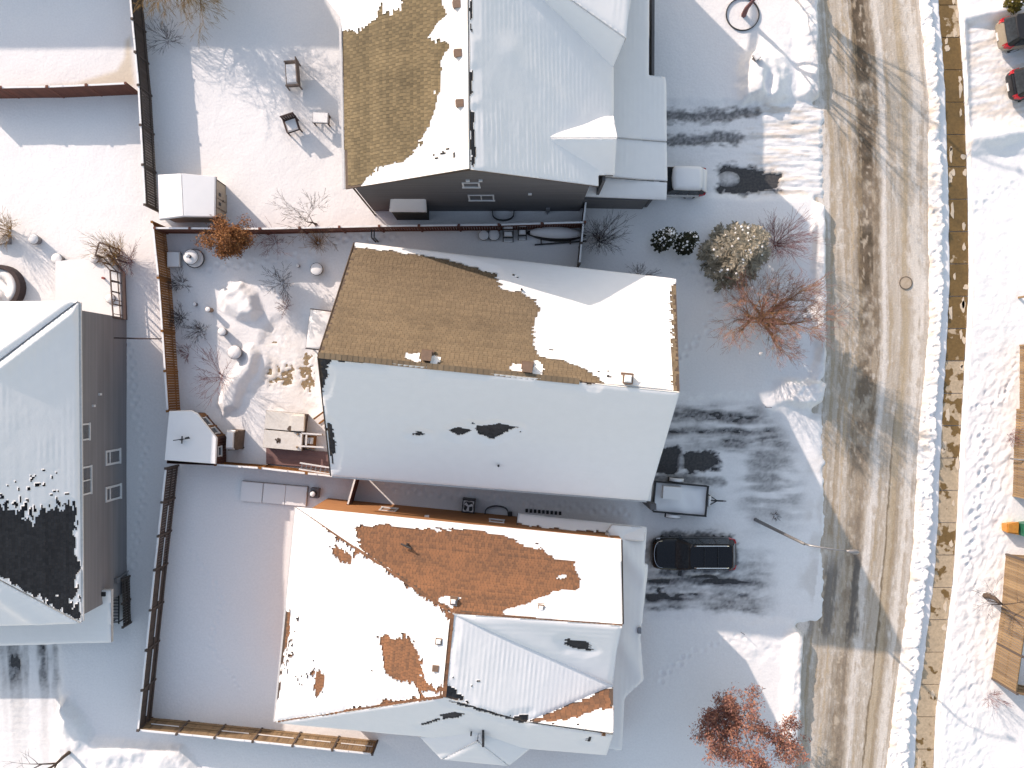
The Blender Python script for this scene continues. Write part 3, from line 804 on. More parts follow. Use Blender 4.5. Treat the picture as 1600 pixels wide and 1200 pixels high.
        if len(used):
            so = link_mesh('roof_snow', allv[used], inv.reshape(Fq.shape), M_SNOW, deck)
            so.data.polygons.foreach_set('use_smooth', np.ones(len(so.data.polygons), bool))
            nflat = len(Fq)
    return deck

def wall_quad(house, mat_, pts, label=None):
    """a wall as a slab 0.16 m thick, outline given as seen from outside"""
    pts = [Vector(q) for q in pts]
    n = (pts[1] - pts[0]).cross(pts[-1] - pts[0]).normalized()
    m = MB(); k = len(pts); V = pts + [q - n * .16 for q in pts]
    Fc = [list(range(k)), list(range(2 * k - 1, k - 1, -1))] + [(i, i + k, (i + 1) % k + k, (i + 1) % k) for i in range(k)]
    m.add(V, Fc, .5)
    return m.build('wall', mat_, house, label=label)

def window(house, c, right, up, nrm, w, h, panes=2, bar=.09, label=None, transom=False):
    """frame proud of the wall, a pane in each light"""
    c, right, up, nrm = Vector(c), Vector(right).normalized(), Vector(up).normalized(), Vector(nrm).normalized()
    m = MB()
    def slab(cx, cy, sx, sy, d0, d1, mm):
        V = []
        for d in (d0, d1):
            for a, b in ((-1, -1), (1, -1), (1, 1), (-1, 1)):
                V.append(c + right * (cx + a * sx / 2) + up * (cy + b * sy / 2) + nrm * d)
        mm.add(V, [(3, 2, 1, 0), (4, 5, 6, 7), (0, 1, 5, 4), (1, 2, 6, 5), (2, 3, 7, 6), (3, 0, 4, 7)], .4)
    slab(0, h / 2 - bar / 2, w, bar, -.02, .07, m); slab(0, -h / 2 + bar / 2, w + .06, bar, -.02, .1, m)
    slab(-w / 2 + bar / 2, 0, bar, h - 2 * bar, -.02, .07, m); slab(w / 2 - bar / 2, 0, bar, h - 2 * bar, -.02, .07, m)
    for k in range(1, panes):
        slab(-w / 2 + w * k / panes, 0, bar * .7, h - 2 * bar, -.02, .06, m)
    if transom: slab(0, h * .22, w - 2 * bar, bar * .8, -.02, .06, m)
    f = m.build('window', M_WHITE, house, label=label)
    lw = (w - bar * 2 - bar * .7 * (panes - 1)) / panes
    for k in range(panes):
        cx = -w / 2 + bar + lw / 2 + k * (lw + bar * .7)
        g = MB(); slab(cx, 0, lw, h - 2 * bar, -.015, .02, g); g.build('pane', M_GLASS, f)
    return f

def lap_siding(house, span, z0, z1, nrm, mat_, lap=.13):
    """overlapping boards; span(z) gives the two ends of the wall at that height"""
    m = MB(); nrm = Vector(nrm); z = z0
    while z < z1:
        a, b = span(z + lap / 2)
        if (b - a).length < .1: break
        a = Vector((a.x, a.y, z)); b = Vector((b.x, b.y, z)); u = Vector((0, 0, lap))
        m.add([a + nrm * .03, b + nrm * .03, b + u + nrm * .006, a + u + nrm * .006, a, b], [(0, 1, 2, 3), (4, 5, 1, 0)])
        z += lap
    return m.build('siding', mat_, house, kind='stuff')
def gutter(house, a, b, mat_=None, w=.12):
    m = MB(); m.beam(a, b, w, .11, .4); return m.build('gutter', mat_ or M_FASC, house)

def box_vent(house, plane, px, py, s=.36, h=.3, rz=0.0, mat_=None, snow=True, mouth=False):
    """square roof ventilator with a sloped hood"""
    b = plane.at(px, py)
    m = MB(); m.box(b - Vector((0, 0, .15)), (s * 1.35, s * 1.35, .2), rz, .5)
    m.box(b, (s, s, h), rz, .4, top=.96); m.box(b + Vector((0, 0, h)), (s * 1.12, s * 1.12, .05), rz, .3)
    o = m.build('roof_vent', mat_ or M_FASC, house)
    if snow:
        m = MB(); m.box(b + Vector((0, 0, h + .05)), (s * .8, s * .8, .07), rz, .5, top=.7); m.build('snow_cap', M_SNOW, o)
    return o
def low_(q, z, dx=0): return Vector((q.x + dx, q.y, z))
M_VENT = mat('vent_brown', (.25, .16, .11), (.2, .13, .09), rough=.6)

# ------------------------------------------------------------------ house A: the topmost, olive-brown shingles
hA = thing('house', 'grey-sided house with olive-brown shingles half bare of snow, at the top', 'house', (-2, 17, 0))
RA = P(735, 265, 10.7); RAn = P(729, -373, 10.7)
Aw = Plane(RA, RAn, P(540, 295, 6.8)); Ae = Plane(RA, RAn, P(934, 291, 6.8))
roof_slope(hA, Aw, [(735, 265), (540, 295), (534, 28), (512, 0), (510, -373), (729, -373)], M_FASC, M_SH_A, seed=100, T=.13, jag=.3, amp=.3, course=.22, tab=.18, dots=1.0,
           bare=[[(520, 42), (560, 46), (584, 26), (598, -10), (690, -10), (696, 22), (672, 52), (664, 62), (696, 72), (692, 118), (684, 160), (666, 205), (654, 236), (634, 250), (590, 268), (548, 300), (530, 300), (524, 120)]],
           keep=[[(598, 26), (624, 12), (636, -10), (600, -10)], [(515, -30), (600, -30), (588, 30), (560, 44), (520, 40)]],
           specks=[([(655, 232), (696, 226), (724, 240), (718, 268), (660, 250)], .9), ([(690, 0), (708, 0), (706, 34), (690, 30)], .8)])
roof_slope(hA, Ae, [(735, 265), (729, -373), (935, -390), (992, -150), (988, -20), (976, 62), (958, 63), (958, 274), (934, 274), (934, 291)], M_FASC, M_SH_D, seed=130, T=.1, amp=.04, jag=.12, course=.13, tab=.17,  # slope away from the sun: olive shingles coloured charcoal to stand for shade
           bare=[[(732, 0), (737, 0), (738, 50), (733, 50)], [(733, 110), (738, 112), (738, 145), (734, 148)], [(735, 175), (739, 175), (742, 255), (735, 262)]],
           ripple=([(740, 180), (820, 190), (900, 285), (740, 262)], .014), drift=(([(800, 80), (905, 188)], .07, .7), ([(850, 30), (955, 150)], .05, .6)))
# the taller street-side wing at the top edge
Wr0, Wr1 = P(733, -112, 10.7), P(978, 60, 8.2)
Pw = Plane(Wr0, Wr1, P(990, -76, 8.2))
roof_slope(hA, Pw, [(733, -112), (978, 60), (990, -76), (760, -112)], M_FASC, M_SH_D, seed=135, T=.1, amp=.05)
roof_slope(hA, Plane(Wr0, Wr1, Ae.at(958, 106)), [(733, -112), (790, -55), (850, 0), (958, 106), (978, 60)], M_FASC, M_SH_D, seed=136, T=.1, amp=.05)
wall_quad(hA, M_SIDE_A, [low_(Wr1, 0, -.35), low_(P(990, -76, 8.2), 0, -.35), low_(P(990, -76, 8.2), 7.95, -.35), low_(Wr1, 7.95, -.35)])
wall_quad(hA, M_SIDE_A, [low_(P(990, -76, 8.2), 0, -.35), low_(P(760, -112, 8.2), 0, -.35), low_(P(760, -112, 8.2), 7.9, -.35), low_(P(990, -76, 8.2), 7.95, -.35)])
xg, yg = 855, 216
Gi = Ae.at(855, 216); Go = P(964, 216, Gi.z - .35); GN = P(958, 183, 6.45); GS = P(960, 272, 6.45)
roof_slope(hA, Plane(Gi, Go, GN), [(855, 216), (912, 186), (958, 183), (964, 216)], M_FASC, M_SH_A, seed=140, T=.12, amp=.05)
roof_slope(hA, Plane(Gi, GS, Go), [(855, 216), (964, 216), (960, 272), (930, 272), (905, 262)], M_FASC, M_SH_A, seed=141, T=.12, amp=.05)
m = MB(); m.poly([P(962.5, 216, Gi.z - .5), P(957, 184.5, 6.3), P(957, 184.5, 3.6), P(959, 270, 3.6), P(959, 270, 6.3)]); m.build('wall', M_SIDE_A, hA)
# lower garage roofs
Pg1 = Plane(P(958, 63, 4.3), P(1041, 121, 3.2), P(1041, 222, 3.2))
roof_slope(hA, Pg1, [(940, 50), (1010, -60), (1014, -60), (1013, 118), (1040, 121), (1041, 221), (940, 213)], M_FASC_W, M_SH_D, seed=150, T=.13, amp=.05, jag=.05)
Pg2 = Plane(P(958, 216, 4.1), P(1041, 223, 3.05), P(1042, 283, 3.0))
roof_slope(hA, Pg2, [(930, 214), (1041, 223), (1042, 283), (925, 274)], M_FASC_W, M_SH_D, seed=151, T=.13, amp=.05, jag=.05)
Pg3 = Plane(P(848, 288, 3.35), P(1042, 285, 3.1), P(1041, 311, 2.75))
roof_slope(hA, Pg3, [(848, 288), (934, 277), (1042, 285), (1041, 312), (850, 304)], M_FASC_W, M_SH_D, seed=152, T=.13, amp=.05, jag=.1)
YA = 10.78
wall_quad(hA, M_SIDE_A, [(-8.6, YA, -.2), (4.2, YA, -.2), (4.2, YA, Ae.z(4.2, YA) - .17), (-2.04, YA, 10.5), (-8.6, YA, Aw.z(-8.6, YA) - .17)])
wall_quad(hA, M_SIDE_A, [(-8.6, 30, -.2), (-8.6, YA + .17, -.2), (-8.6, YA + .17, Aw.z(-8.6, YA) - .19), (-8.6, 30, Aw.z(-8.6, YA) - .19)])
wall_quad(hA, M_SIDE_A, [(5.1, YA + .3, -.2), (5.1, 30, -.2), (5.1, 30, Ae.z(5.1, 20) - .17), (5.1, YA + .3, Ae.z(5.1, 20) - .17)])
wall_quad(hA, M_SIDE_A, [(5.1, 30.2, -.2), (-8.6, 30.2, -.2), (-8.6, 30.2, Aw.z(-8.6, 20) - .19), (-2.04, 30.2, 10.5), (5.1, 30.2, Ae.z(5.1, 20) - .17)])
wall_quad(hA, M_SIDE_A, [(1.85, 10.98, -.2), (8.1, 10.88, -.2), (8.1, 10.88, 2.55), (1.85, 10.98, 2.6)])
wall_quad(hA, M_SIDE_A, [(8.4, 11.0, -.2), (8.4, 23, -.2), (8.4, 23, 2.9), (8.4, 11.0, 2.6)])
gutter(hA, P(539, 295, 6.78) + Vector((-.06, 0, -.02)), P(533, 30, 6.78) + Vector((-.06, 0, -.02)), M_FASC_W)
# brown downspout at the corner
m = MB(); m.tube([(-8.68, YA - .06, 6.4), (-8.68, YA - .06, .35), (-8.5, YA - .3, .25)], [.05] * 3, 6); m.build('downspout', M_FASC, hA)
def spanA(z):
    xl = -8.6; xr = 4.2
    if z > Aw.z(-8.6, YA) - .35: xl = -2.04 - (10.5 - z) / (10.7 - 6.8) * 6.95
    if z > Ae.z(4.2, YA) - .35: xr = -2.04 + (10.5 - z) / (10.7 - 6.8) * 6.67
    return Vector((xl, YA, z)), Vector((xr, YA, z))
lap_siding(hA, spanA, 0, 10.3, (0, -1, 0), M_SIDE_A)
def on_south(px, z_, Y): return Vector(((px - 800) / F * (CAM_H - z_), Y, z_))
window(hA, on_south(736, 50 - (YA * F) / (600 - 288), YA), (1, 0, 0), (0, 0, 1), (0, -1, 0), .95, 1.0, 1)
window(hA, on_south(752, 50 - (YA * F) / (600 - 308), YA), (1, 0, 0), (0, 0, 1), (0, -1, 0), 1.5, 1.35, 2)
for px, pyy in ((731, 281), (751, 281), (828, 302)):
    z_ = 50 - (YA * F) / (600 - pyy); m = MB(); m.box(on_south(px, z_, YA - .06), (.2, .12, .16)); m.build('wall_vent', M_WHITE, hA)
for px, py in ((714, 10), (716, 86), (719, 164)):
    box_vent(hA, Aw, px, py, .34, .26, .05, M_VENT, snow=False)
# lean-to canopy over the side door
pc = Plane(P(610, 303, 3.7), P(665, 302, 3.7), P(667, 329, 2.35))
roof_slope(hA, pc, [(611, 303), (665, 301), (667, 330), (608, 330)], M_FASC, M_SH_D, seed=160, T=.14, amp=.05, jag=.05)
m = MB(); m.box((-6.15, 10.5, -.1), (2.0, .6, 2.5)); m.build('porch', mat('porch_dark', (.07, .07, .06), (.05, .05, .045)), hA)
# window wells and meters against the wall
def window_well(parent, x, y, w, d, sgn):
    m = MB(); pts = []
    for k in range(11):
        a = math.pi * k / 10
        pts.append((x - w / 2 * math.cos(a) * 1.0, y + sgn * d * math.sin(a) ** .55, 0))
    for a, b in zip(pts[:-1], pts[1:]):
        m.beam(Vector(a) + Vector((0, 0, .32)), Vector(b) + Vector((0, 0, .32)), .05, .5, .4)
    return m.build('window_well', M_DARK, parent)
window_well(hA, -.55, YA - .02, 1.35, .62, -1)
m = MB(); m.box((2.2, 10.75, .3), (.25, .2, .9)); m.tube([(2.2, 10.6, 0), (2.2, 10.6, .5)], [.06, .06], 8); m.build('gas_meter', M_STEEL, hA)

# ------------------------------------------------------------------ house B: tan shingles, in the middle
hB = thing('house', 'large house with a tan shingle slope and a snowy slope, in the middle', 'house', (-.6, .2, 0))
B1, B2 = P(498, 555, 10.0), P(1062, 612, 10.0)
Bn = Plane(B1, B2, P(555, 380, 4.7)); Bs = Plane(B1, B2, P(518, 742, 4.7))
roof_slope(hB, Bn, [(498, 555), (1062, 612), (1056, 437), (555, 380)], M_FASC, M_SH_B, seed=200, T=.14, jag=.18, amp=.11, course=.14, tab=.24,
           bare=[[(490, 600), (486, 545), (545, 384), (640, 394), (700, 408), (774, 426), (784, 452), (812, 458), (836, 470), (846, 486), (836, 505), (834, 540), (842, 560), (880, 564), (912, 578), (940, 596), (960, 606), (850, 606)],
                 [(1048, 446), (1045, 475), (1047, 500), (1049, 560), (1053, 615), (1070, 615), (1062, 440)]],
           keep=[[(545, 370), (660, 390), (661, 402), (640, 398), (553, 386)], [(630, 560), (634, 552), (656, 552), (658, 566)], [(672, 568), (676, 556), (688, 558), (692, 568), (680, 574)], [(796, 578), (800, 568), (816, 568), (818, 584)], [(830, 584), (836, 562), (852, 572), (846, 588)]],
           specks=[([(842, 470), (860, 480), (862, 560), (850, 560)], .7), ([(900, 560), (965, 585), (975, 606), (930, 592)], .8), ([(780, 425), (815, 430), (806, 446), (776, 440)], .7), ([(1030, 560), (1050, 560), (1055, 612), (1036, 608)], .45)])
roof_slope(hB, Bs, [(498, 555), (518, 742), (1012, 781), (1062, 612)], M_FASC, M_SH_D, seed=230, T=.13, jag=.2, amp=.14, course=.13, tab=.17,  # shaded side of the tan roof, its bare shingles painted dark as shade
           bare=[[(494, 550), (600, 562), (600, 568), (512, 562), (510, 590), (504, 610), (497, 600)], [(640, 676), (652, 672), (668, 677), (654, 682)], [(700, 671), (715, 667), (734, 671), (716, 678)], [(738, 660), (752, 664), (780, 661), (812, 666), (794, 672), (772, 683), (752, 676)],
                 [(680, 571), (760, 578), (760, 582), (680, 576)], [(512, 655), (520, 668), (524, 700), (520, 728), (514, 700)], [(850, 588), (930, 596), (930, 600), (850, 593)]],
           specks=[([(730, 655), (822, 660), (815, 680), (740, 680)], .5)])
# ridge cap shingles
def ridge_cap(house, a, b, mat_, w=.3, step=.28):
    a, b = Vector(a), Vector(b); n = max(1, int((b - a).length / step)); d = (b - a) / n
    m = MB()
    for k in range(n):
        m.beam(a + d * k + Vector((0, 0, .02)), a + d * (k + 1.02) + Vector((0, 0, .035)), w, .05)
    return m.build('ridge_cap', mat_, house, kind='stuff')
ridge_cap(hB, P(498, 555, 10.0), P(905, 596, 10.0), M_SH_B)
def sub(a, b, t): return Vector(a) + (Vector(b) - Vector(a)) * t
for px, py, sn in ((668, 556, False), (824, 574, False), (979, 592, True)):
    box_vent(hB, Bn, px, py, .46, .5, -.1, M_VENT, snow=sn)
m = MB(); bp_ = Bs.at(779, 727); m.tube([bp_, bp_ + Vector((0, 0, .4))], [.06, .06], 8); m.build('vent_pipe', M_DARK, hB)
m = MB(); bp_ = Bn.at(815, 453); m.tube([bp_, bp_ + Vector((0, 0, .35))], [.06, .06], 8); m.build('vent_pipe', M_DARK, hB)
# walls
ax_ = Vector((math.cos(-.1), math.sin(-.1), 0)); ay_ = Vector((-ax_.y, ax_.x, 0))
def eave_in(a, b, c, d, inset): pass
BN0, BN1, BS0, BS1 = P(563, 390, 4.7), P(1046, 446, 4.7), P(525, 733, 4.7), P(1002, 770, 4.7)
zb = 4.55
def low(q, z): return Vector((q.x, q.y, z))
wall_quad(hB, M_SIDE_B, [low(BN1, -.2), low(BN0, -.2), low(BN0, zb), low(BN1, zb)])
wall_quad(hB, M_SIDE_B, [low(BS0, -.2), low(BS1, -.2), low(BS1, zb), low(BS0, zb)])
rW, rE = (BN0 + BS0) / 2, (BN1 + BS1) / 2
wall_quad(hB, M_SIDE_B, [low(BN0, -.2), low(BS0, -.2), low(BS0, zb), low(rW, 9.6), low(BN0, zb)])
wall_quad(hB, M_SIDE_B, [low(BS1, -.2), low(BN1, -.2), low(BN1, zb), low(rE, 9.6), low(BS1, zb)])
pB = Plane(P(985, 700, 3.3), P(1021, 738, 3.0), P(1016, 783, 3.0))
roof_slope(hB, pB, [(975, 690), (1024, 690), (1016, 783), (975, 779)], M_FASC_W, M_SH_D, seed=240, T=.14, amp=.03, jag=.03)
m = MB(); m.box(P(1008, 781, 0) * Vector((1, 1, 0)), (.35, .35, 2.9)); m.build('porch_post', M_SIDE_A, hB)
gutter(hB, P(519, 743, 4.62) + Vector((0, -.05, 0)), P(1010, 782, 4.62) + Vector((0, -.05, 0)), M_FASC_W, .1)
m = MB(); m.beam(P(497, 556, 9.93), P(517, 742, 4.66), .05, .2, .3); m.beam(P(497, 556, 9.93), P(553, 381, 4.66), .05, .2, .3); m.build('rake_board', M_FASC, hB)

# ------------------------------------------------------------------ house C: rust shingles, below the middle
hC = thing('house', 'house with rust-orange shingles and a stepped hip roof under patchy snow', 'house', (-2, -15, 0))
cNW, cNE, cSW = P(463, 793, 5.4), P(970, 843, 5.4), P(430, 1127, 5.4)
C1 = P(705, 957, 8.4)
Cn = Plane(cNW, cNE, C1); Cw = Plane(cNW, cSW, C1)
CRE = Cn.at(972, 976); C2 = Cw.at(692, 1088)
roof_slope(hC, Cn, [(463, 793), (970, 843), (972, 976), (705, 957)], M_FASC, M_SH_C, seed=300, T=.15, jag=.2, amp=.22, course=.14, tab=.18, dots=.3,
           bare=[[(553, 826), (606, 820), (660, 826), (735, 828), (790, 840), (818, 852), (850, 858), (872, 878), (894, 880), (896, 900), (906, 918), (884, 925), (866, 925), (840, 938), (824, 945), (790, 956), (830, 966), (700, 962), (640, 915), (566, 858)]],
           keep=[[(686, 936), (700, 930), (718, 934), (716, 946), (700, 950), (688, 944)], [(866, 900), (882, 900), (882, 905), (868, 906)]],
           specks=[([(890, 905), (920, 905), (940, 925), (935, 935), (900, 925)], .6), ([(860, 950), (968, 962), (970, 972), (850, 966)], .25)])
roof_slope(hC, Cw, [(463, 793), (705, 957), (692, 1088), (430, 1127)], M_FASC, M_SH_C, seed=330, T=.15, jag=.24, amp=.26, course=.14, tab=.18, dots=.3,
           bare=[[(592, 992), (606, 986), (612, 996), (640, 998), (650, 1020), (655, 1045), (672, 1065), (692, 1075), (688, 1086), (665, 1084), (640, 1065), (612, 1056), (597, 1042), (596, 1010)], [(519, 848), (526, 856), (549, 870), (548, 878), (536, 874), (524, 862)],
                 [(440, 950), (456, 960), (450, 990), (442, 1030), (436, 1080), (428, 1110), (428, 1050)], [(490, 1048), (502, 1046), (508, 1060), (505, 1080), (494, 1092), (490, 1075)], [(430, 1135), (560, 1105), (690, 1084), (692, 1090), (560, 1112), (520, 1124), (430, 1137)], [(470, 795), (560, 855), (705, 957), (702, 962), (560, 862)]],
           specks=[([(440, 950), (470, 960), (462, 1060), (440, 1080)], .75), ([(450, 1025), (520, 1030), (525, 1085), (450, 1095)], .5), ([(580, 985), (600, 985), (600, 1050), (580, 1050)], .5), ([(640, 990), (680, 1040), (690, 1075), (655, 1050)], .6)])
pV = P(958, 1070, 6.0)
Cs = Plane(C1, CRE, pV)
roof_slope(hC, Cs, [(705, 957), (958, 1070), (963, 1020), (972, 976)], M_FASC, M_SH_D, seed=350, T=.13, amp=.12, jag=.15, bare=[[(877, 998), (890, 996), (912, 1002), (925, 1014), (912, 1016), (890, 1010)]], drift=(([(720, 965), (850, 1010), (950, 1062)], .1, .6),))  # shaded faces of the rust roof from here: shade painted as charcoal shingles
Ce = Plane(C1, C2, pV)
C3 = Ce.at(822, 1127)
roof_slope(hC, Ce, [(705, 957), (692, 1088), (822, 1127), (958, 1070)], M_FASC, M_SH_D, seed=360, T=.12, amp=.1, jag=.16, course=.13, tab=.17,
           bare=[[(700, 960), (708, 960), (708, 985), (702, 1010), (697, 1010)], [(692, 1070), (704, 1068), (732, 1098), (715, 1096), (694, 1090)], [(803, 1118), (826, 1114), (828, 1130), (800, 1126)], [(697, 1020), (700, 1020), (698, 1060), (695, 1060)]],
           specks=[([(700, 1045), (756, 1050), (756, 1088), (704, 1086)], .5), ([(838, 1024), (905, 1042), (896, 1058), (846, 1044)], .45), ([(790, 1105), (830, 1105), (826, 1126), (800, 1122)], .5)], ripple=([(700, 1000), (800, 1000), (860, 1040), (820, 1115), (700, 1080)], .009))
C4 = P(958, 1146, 7.9)
Cg = Plane(C3, C4, P(958, 1072, 6.05))
roof_slope(hC, Cg, [(822, 1127), (958, 1146), (958, 1068)], M_FASC, M_SH_C, seed=370, T=.12, amp=.18, jag=.2,
           bare=[[(826, 1128), (860, 1112), (900, 1096), (962, 1070), (962, 1106), (915, 1116), (880, 1126), (840, 1132)]], specks=[([(870, 1128), (935, 1134), (950, 1142), (880, 1136)], .8)])
Cso = Plane(cSW, C2, C4)
Cso = Plane(P(430, 1127, 5.4), P(948, 1178, 5.3), C2)
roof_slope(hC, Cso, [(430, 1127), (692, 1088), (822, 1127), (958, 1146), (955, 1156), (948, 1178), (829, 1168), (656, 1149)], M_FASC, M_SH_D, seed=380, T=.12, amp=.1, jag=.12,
           bare=[[(656, 1130), (688, 1120), (686, 1124), (660, 1132)], [(688, 1116), (710, 1110), (730, 1114), (712, 1122), (694, 1122)], [(914, 1153), (924, 1150), (922, 1157)], [(692, 1091), (740, 1102), (820, 1126), (818, 1129), (740, 1106)]])
b0 = Cso.at(748, 1140); bt = P(746, 1157, b0.z - .1); bSW = P(690, 1185, 5.0); bSE = P(795, 1195, 5.0)
roof_slope(hC, Plane(b0, P(658, 1151, 5.2), bSW), [(748, 1140), (656, 1150), (690, 1185), (746, 1157)], M_FASC, M_SH_D, seed=390, T=.12, amp=.02, jag=.02)
roof_slope(hC, Plane(bt, bSW, bSE), [(746, 1157), (690, 1185), (795, 1195)], M_FASC, M_SH_D, seed=391, T=.12, amp=.02, jag=.02)
roof_slope(hC, Plane(b0, bSE, P(829, 1168, 5.2)), [(748, 1140), (746, 1157), (795, 1195), (829, 1168)], M_FASC, M_SH_D, seed=392, T=.12, amp=.02, jag=.02)
m = MB(); m.box(b0 - Vector((-.25, .35, .1)), (.12, .9, .45), 0, .3); m.build('flashing', M_DARK, hC); m = MB(); m.tube([b0 - Vector((.4, .1, 0)), b0 + Vector((-.4, -.1, .5))], [.05, .05], 6); m.build('vent_pipe', M_DARK, hC)
ridge_cap(hC, C1, C2, M_SH_C, .34)
ridge_cap(hC, sub(C1, CRE, .02), CRE, M_SH_C, .16)
ridge_cap(hC, sub(C1, cNW, .02), sub(C1, cNW, .9), M_SH_C, .13)
ridge_cap(hC, C2, sub(C2, cSW, .98), M_SH_C, .16)
for px, py, pl, sn in ((709, 938, Cn, True), (845, 948, Cn, True), (686, 1000, Cw, True), (681, 1042, Cw, False)):
    box_vent(hC, pl, px, py, .3, .22, -.1, M_VENT, snow=sn)
bp_ = Cn.at(637, 850); m = MB(); m.tube([bp_, bp_ + Vector((0, 0, .55))], [.07, .07], 8); m.tube([bp_ + Vector((-.3, .1, .45)), bp_ + Vector((.25, -.12, .6))], [.05, .05], 6); m.build('vent_pipe', M_DARK, hC)
# walls
cn = [(-11.45, -7.12), (6.2, -8.82)]
wall_quad(hC, M_SIDE_C, [(6.2, -8.82, -.2), (-11.45, -7.12, -.2), (-11.45, -7.12, 5.2), (6.2, -8.82, 5.2)])
wall_quad(hC, M_SIDE_C, [(-11.45, -7.3, -.2), (-12.6, -18.4, -.2), (-12.6, -18.4, 5.2), (-11.45, -7.3, 5.2)])
wall_quad(hC, M_SIDE_C, [(-12.6, -18.4, -.2), (4.9, -19.9, -.2), (4.9, -19.9, 5.0), (-12.6, -18.4, 5.1)])
wall_quad(hC, M_SIDE_C, [(4.9, -19.8, -.2), (5.7, -9.1, -.2), (5.7, -9.1, 5.0), (5.5, -12.7, 7.7), (5.1, -16.6, 5.6), (5.0, -18.8, 7.3), (4.9, -19.8, 5.0)])
nC = Vector((-(-1.7), 17.65, 0)).normalized(); rC = Vector((-17.65, 1.7, 0)).normalized()
lap_siding(hC, lambda z: (Vector((6.2, -8.82, z)), Vector((-11.45, -7.12, z))), 0, 5.1, nC, M_SIDE_C, .16)
def on_cn(px, py):
    # where the ray meets the north wall
    ax, ay = cn[0]; d = Vector(((px - 800) / F, (600 - py) / F, -1)); C0 = Vector((0, 0, CAM_H))
    t = (Vector((ax, ay, 0)) - C0).dot(nC) / d.dot(nC)
    return C0 + d * t
window(hC, on_cn(607, 797), rC, (0, 0, 1), nC, 1.0, 1.1, 1)
window(hC, on_cn(776, 815), rC, (0, 0, 1), nC, .9, .9, 1)
m = MB(); q = on_cn(667, 808); m.box(q + nC * .06, (.25, .14, .14)); m.build('wall_vent', M_WHITE, hC)
window_well(hC, (776 - 800) / 25, (600 - 804) / 25 - .0, 1.45, .6, 1)
m = MB(); m.box(((797 - 800) / 25, -8.05, 0), (.28, .26, .55)); m.build('meter_box', M_DARK, hC)
# lower roofs along the north and the street side
pl = Plane(P(808, 803, 3.0), P(1010, 824, 2.9), P(955, 842, 3.55))
roof_slope(hC, pl, [(808, 803), (1010, 824), (1006, 846), (806, 832)], M_FASC, M_SH_C, seed=400, T=.14, amp=.12, jag=.12, bare=[[(802, 818), (850, 824), (920, 831), (953, 832), (960, 850), (800, 845)]])
pl = Plane(P(960, 830, 3.5), P(1010, 824, 2.9), P(1002, 1000, 2.9))
roof_slope(hC, pl, [(955, 820), (1010, 824), (1006, 880), (1012, 882), (1000, 995), (1005, 1062), (975, 1090), (972, 1172), (930, 1170), (940, 845)], M_FASC_W, M_SH_D, seed=410, T=.14, amp=.03, jag=.03, drift=(([(965, 850), (1008, 905)], .18, .5), ([(968, 1000), (1000, 1060)], .14, .5)))
wall_quad(hC, M_SIDE_C, [(7.4, -8.95, -.2), (-.2, -8.2, -.2), (-.2, -8.2, 2.8), (7.4, -8.95, 2.75)])
wall_quad(hC, M_SIDE_C, [(5.9, -21.6, -.2), (6.9, -9.4, -.2), (6.9, -9.4, 2.65), (5.9, -21.6, 2.65)])
m = MB(); q = pl.at(948, 830); m.tube([q, q + Vector((-.02, 0, 1.3))], [.06, .06], 8); m.build('vent_pipe', M_STEEL, hC)
m = MB(); q = pl.at(998, 983); m.box(q, (.2, .35, .3)); m.build('porch_lamp', M_STEEL, hC)
gutter(hC, P(463, 793, 5.3) + Vector((-.05, 0, 0)), P(430, 1127, 5.3) + Vector((-.05, 0, 0)), M_FASC_W, .1)
gutter(hC, P(970, 844, 5.35) + Vector((.05, 0, 0)), P(972, 975, 7.9) + Vector((.05, 0, .0)), M_FASC, .08)

# ------------------------------------------------------------------ house D: taupe siding, at the left edge
hD = thing('house', 'taupe-sided house at the left edge with a charcoal hip roof', 'house', (-30, -4, 0))
De = Plane(P(123, 472, 6), P(127, 972, 6), P(0, 565, 7.76))
Dn = Plane(P(123, 472, 6), P(-60, 473, 6), P(0, 565, 7.76))
Ds = Plane(P(127, 972, 6), P(-60, 978, 6), P(0, 905, 7.76))
Dr0 = De.at(-150, 676); Dr1 = De.at(-150, 816)
roof_slope(hD, De, [(123, 472), (0, 565), (-150, 676), (-150, 816), (0, 905), (127, 972)], M_SH_D, M_SH_D, seed=500, T=.16, jag=.5, amp=.2, course=.14, tab=.18,
           bare=[[(-150, 800), (0, 790), (20, 800), (50, 812), (70, 806), (90, 794), (108, 792), (116, 806), (119, 860), (121, 925), (124, 968), (110, 964), (0, 903), (-150, 830)]],
           specks=[([(-150, 770), (0, 765), (60, 778), (112, 770), (119, 830), (0, 830), (-150, 830)], .95), ([(10, 738), (98, 716), (104, 790), (10, 800)], .5), ([(100, 780), (122, 790), (126, 960), (112, 900)], .9)], drift=(([(100, 490), (0, 566)], .2, .6),))
roof_slope(hD, Dn, [(123, 472), (-60, 473), (-200, 473), (-150, 676), (0, 565)], M_FASC_W, M_SH_D, seed=510, T=.2, amp=.03, jag=.03, drift=(([(118, 480), (0, 562)], .25, .5),))
roof_slope(hD, Ds, [(127, 972), (0, 905), (-150, 816), (-200, 980), (-60, 978)], M_FASC_W, M_SH_D, seed=520, T=.18, amp=.03, jag=.03, drift=(([(0, 925), (70, 975)], .2, .5),))
Dwp = Plane(Dr0, Dr1, P(-400, 480, 6))
m = MB(); m.prism([Dr0, Dr1, Vector((-35.5, -13.4, 6)), Vector((-35.5, 4.5, 6))], .16); o_ = m.build('roof', M_SH_D, hD)
XD = -24.0
wall_quad(hD, M_SIDE_D, [(XD, -12.9, -.2), (XD, 4.1, -.2), (XD, 4.1, 5.8), (XD, -12.9, 5.8)])
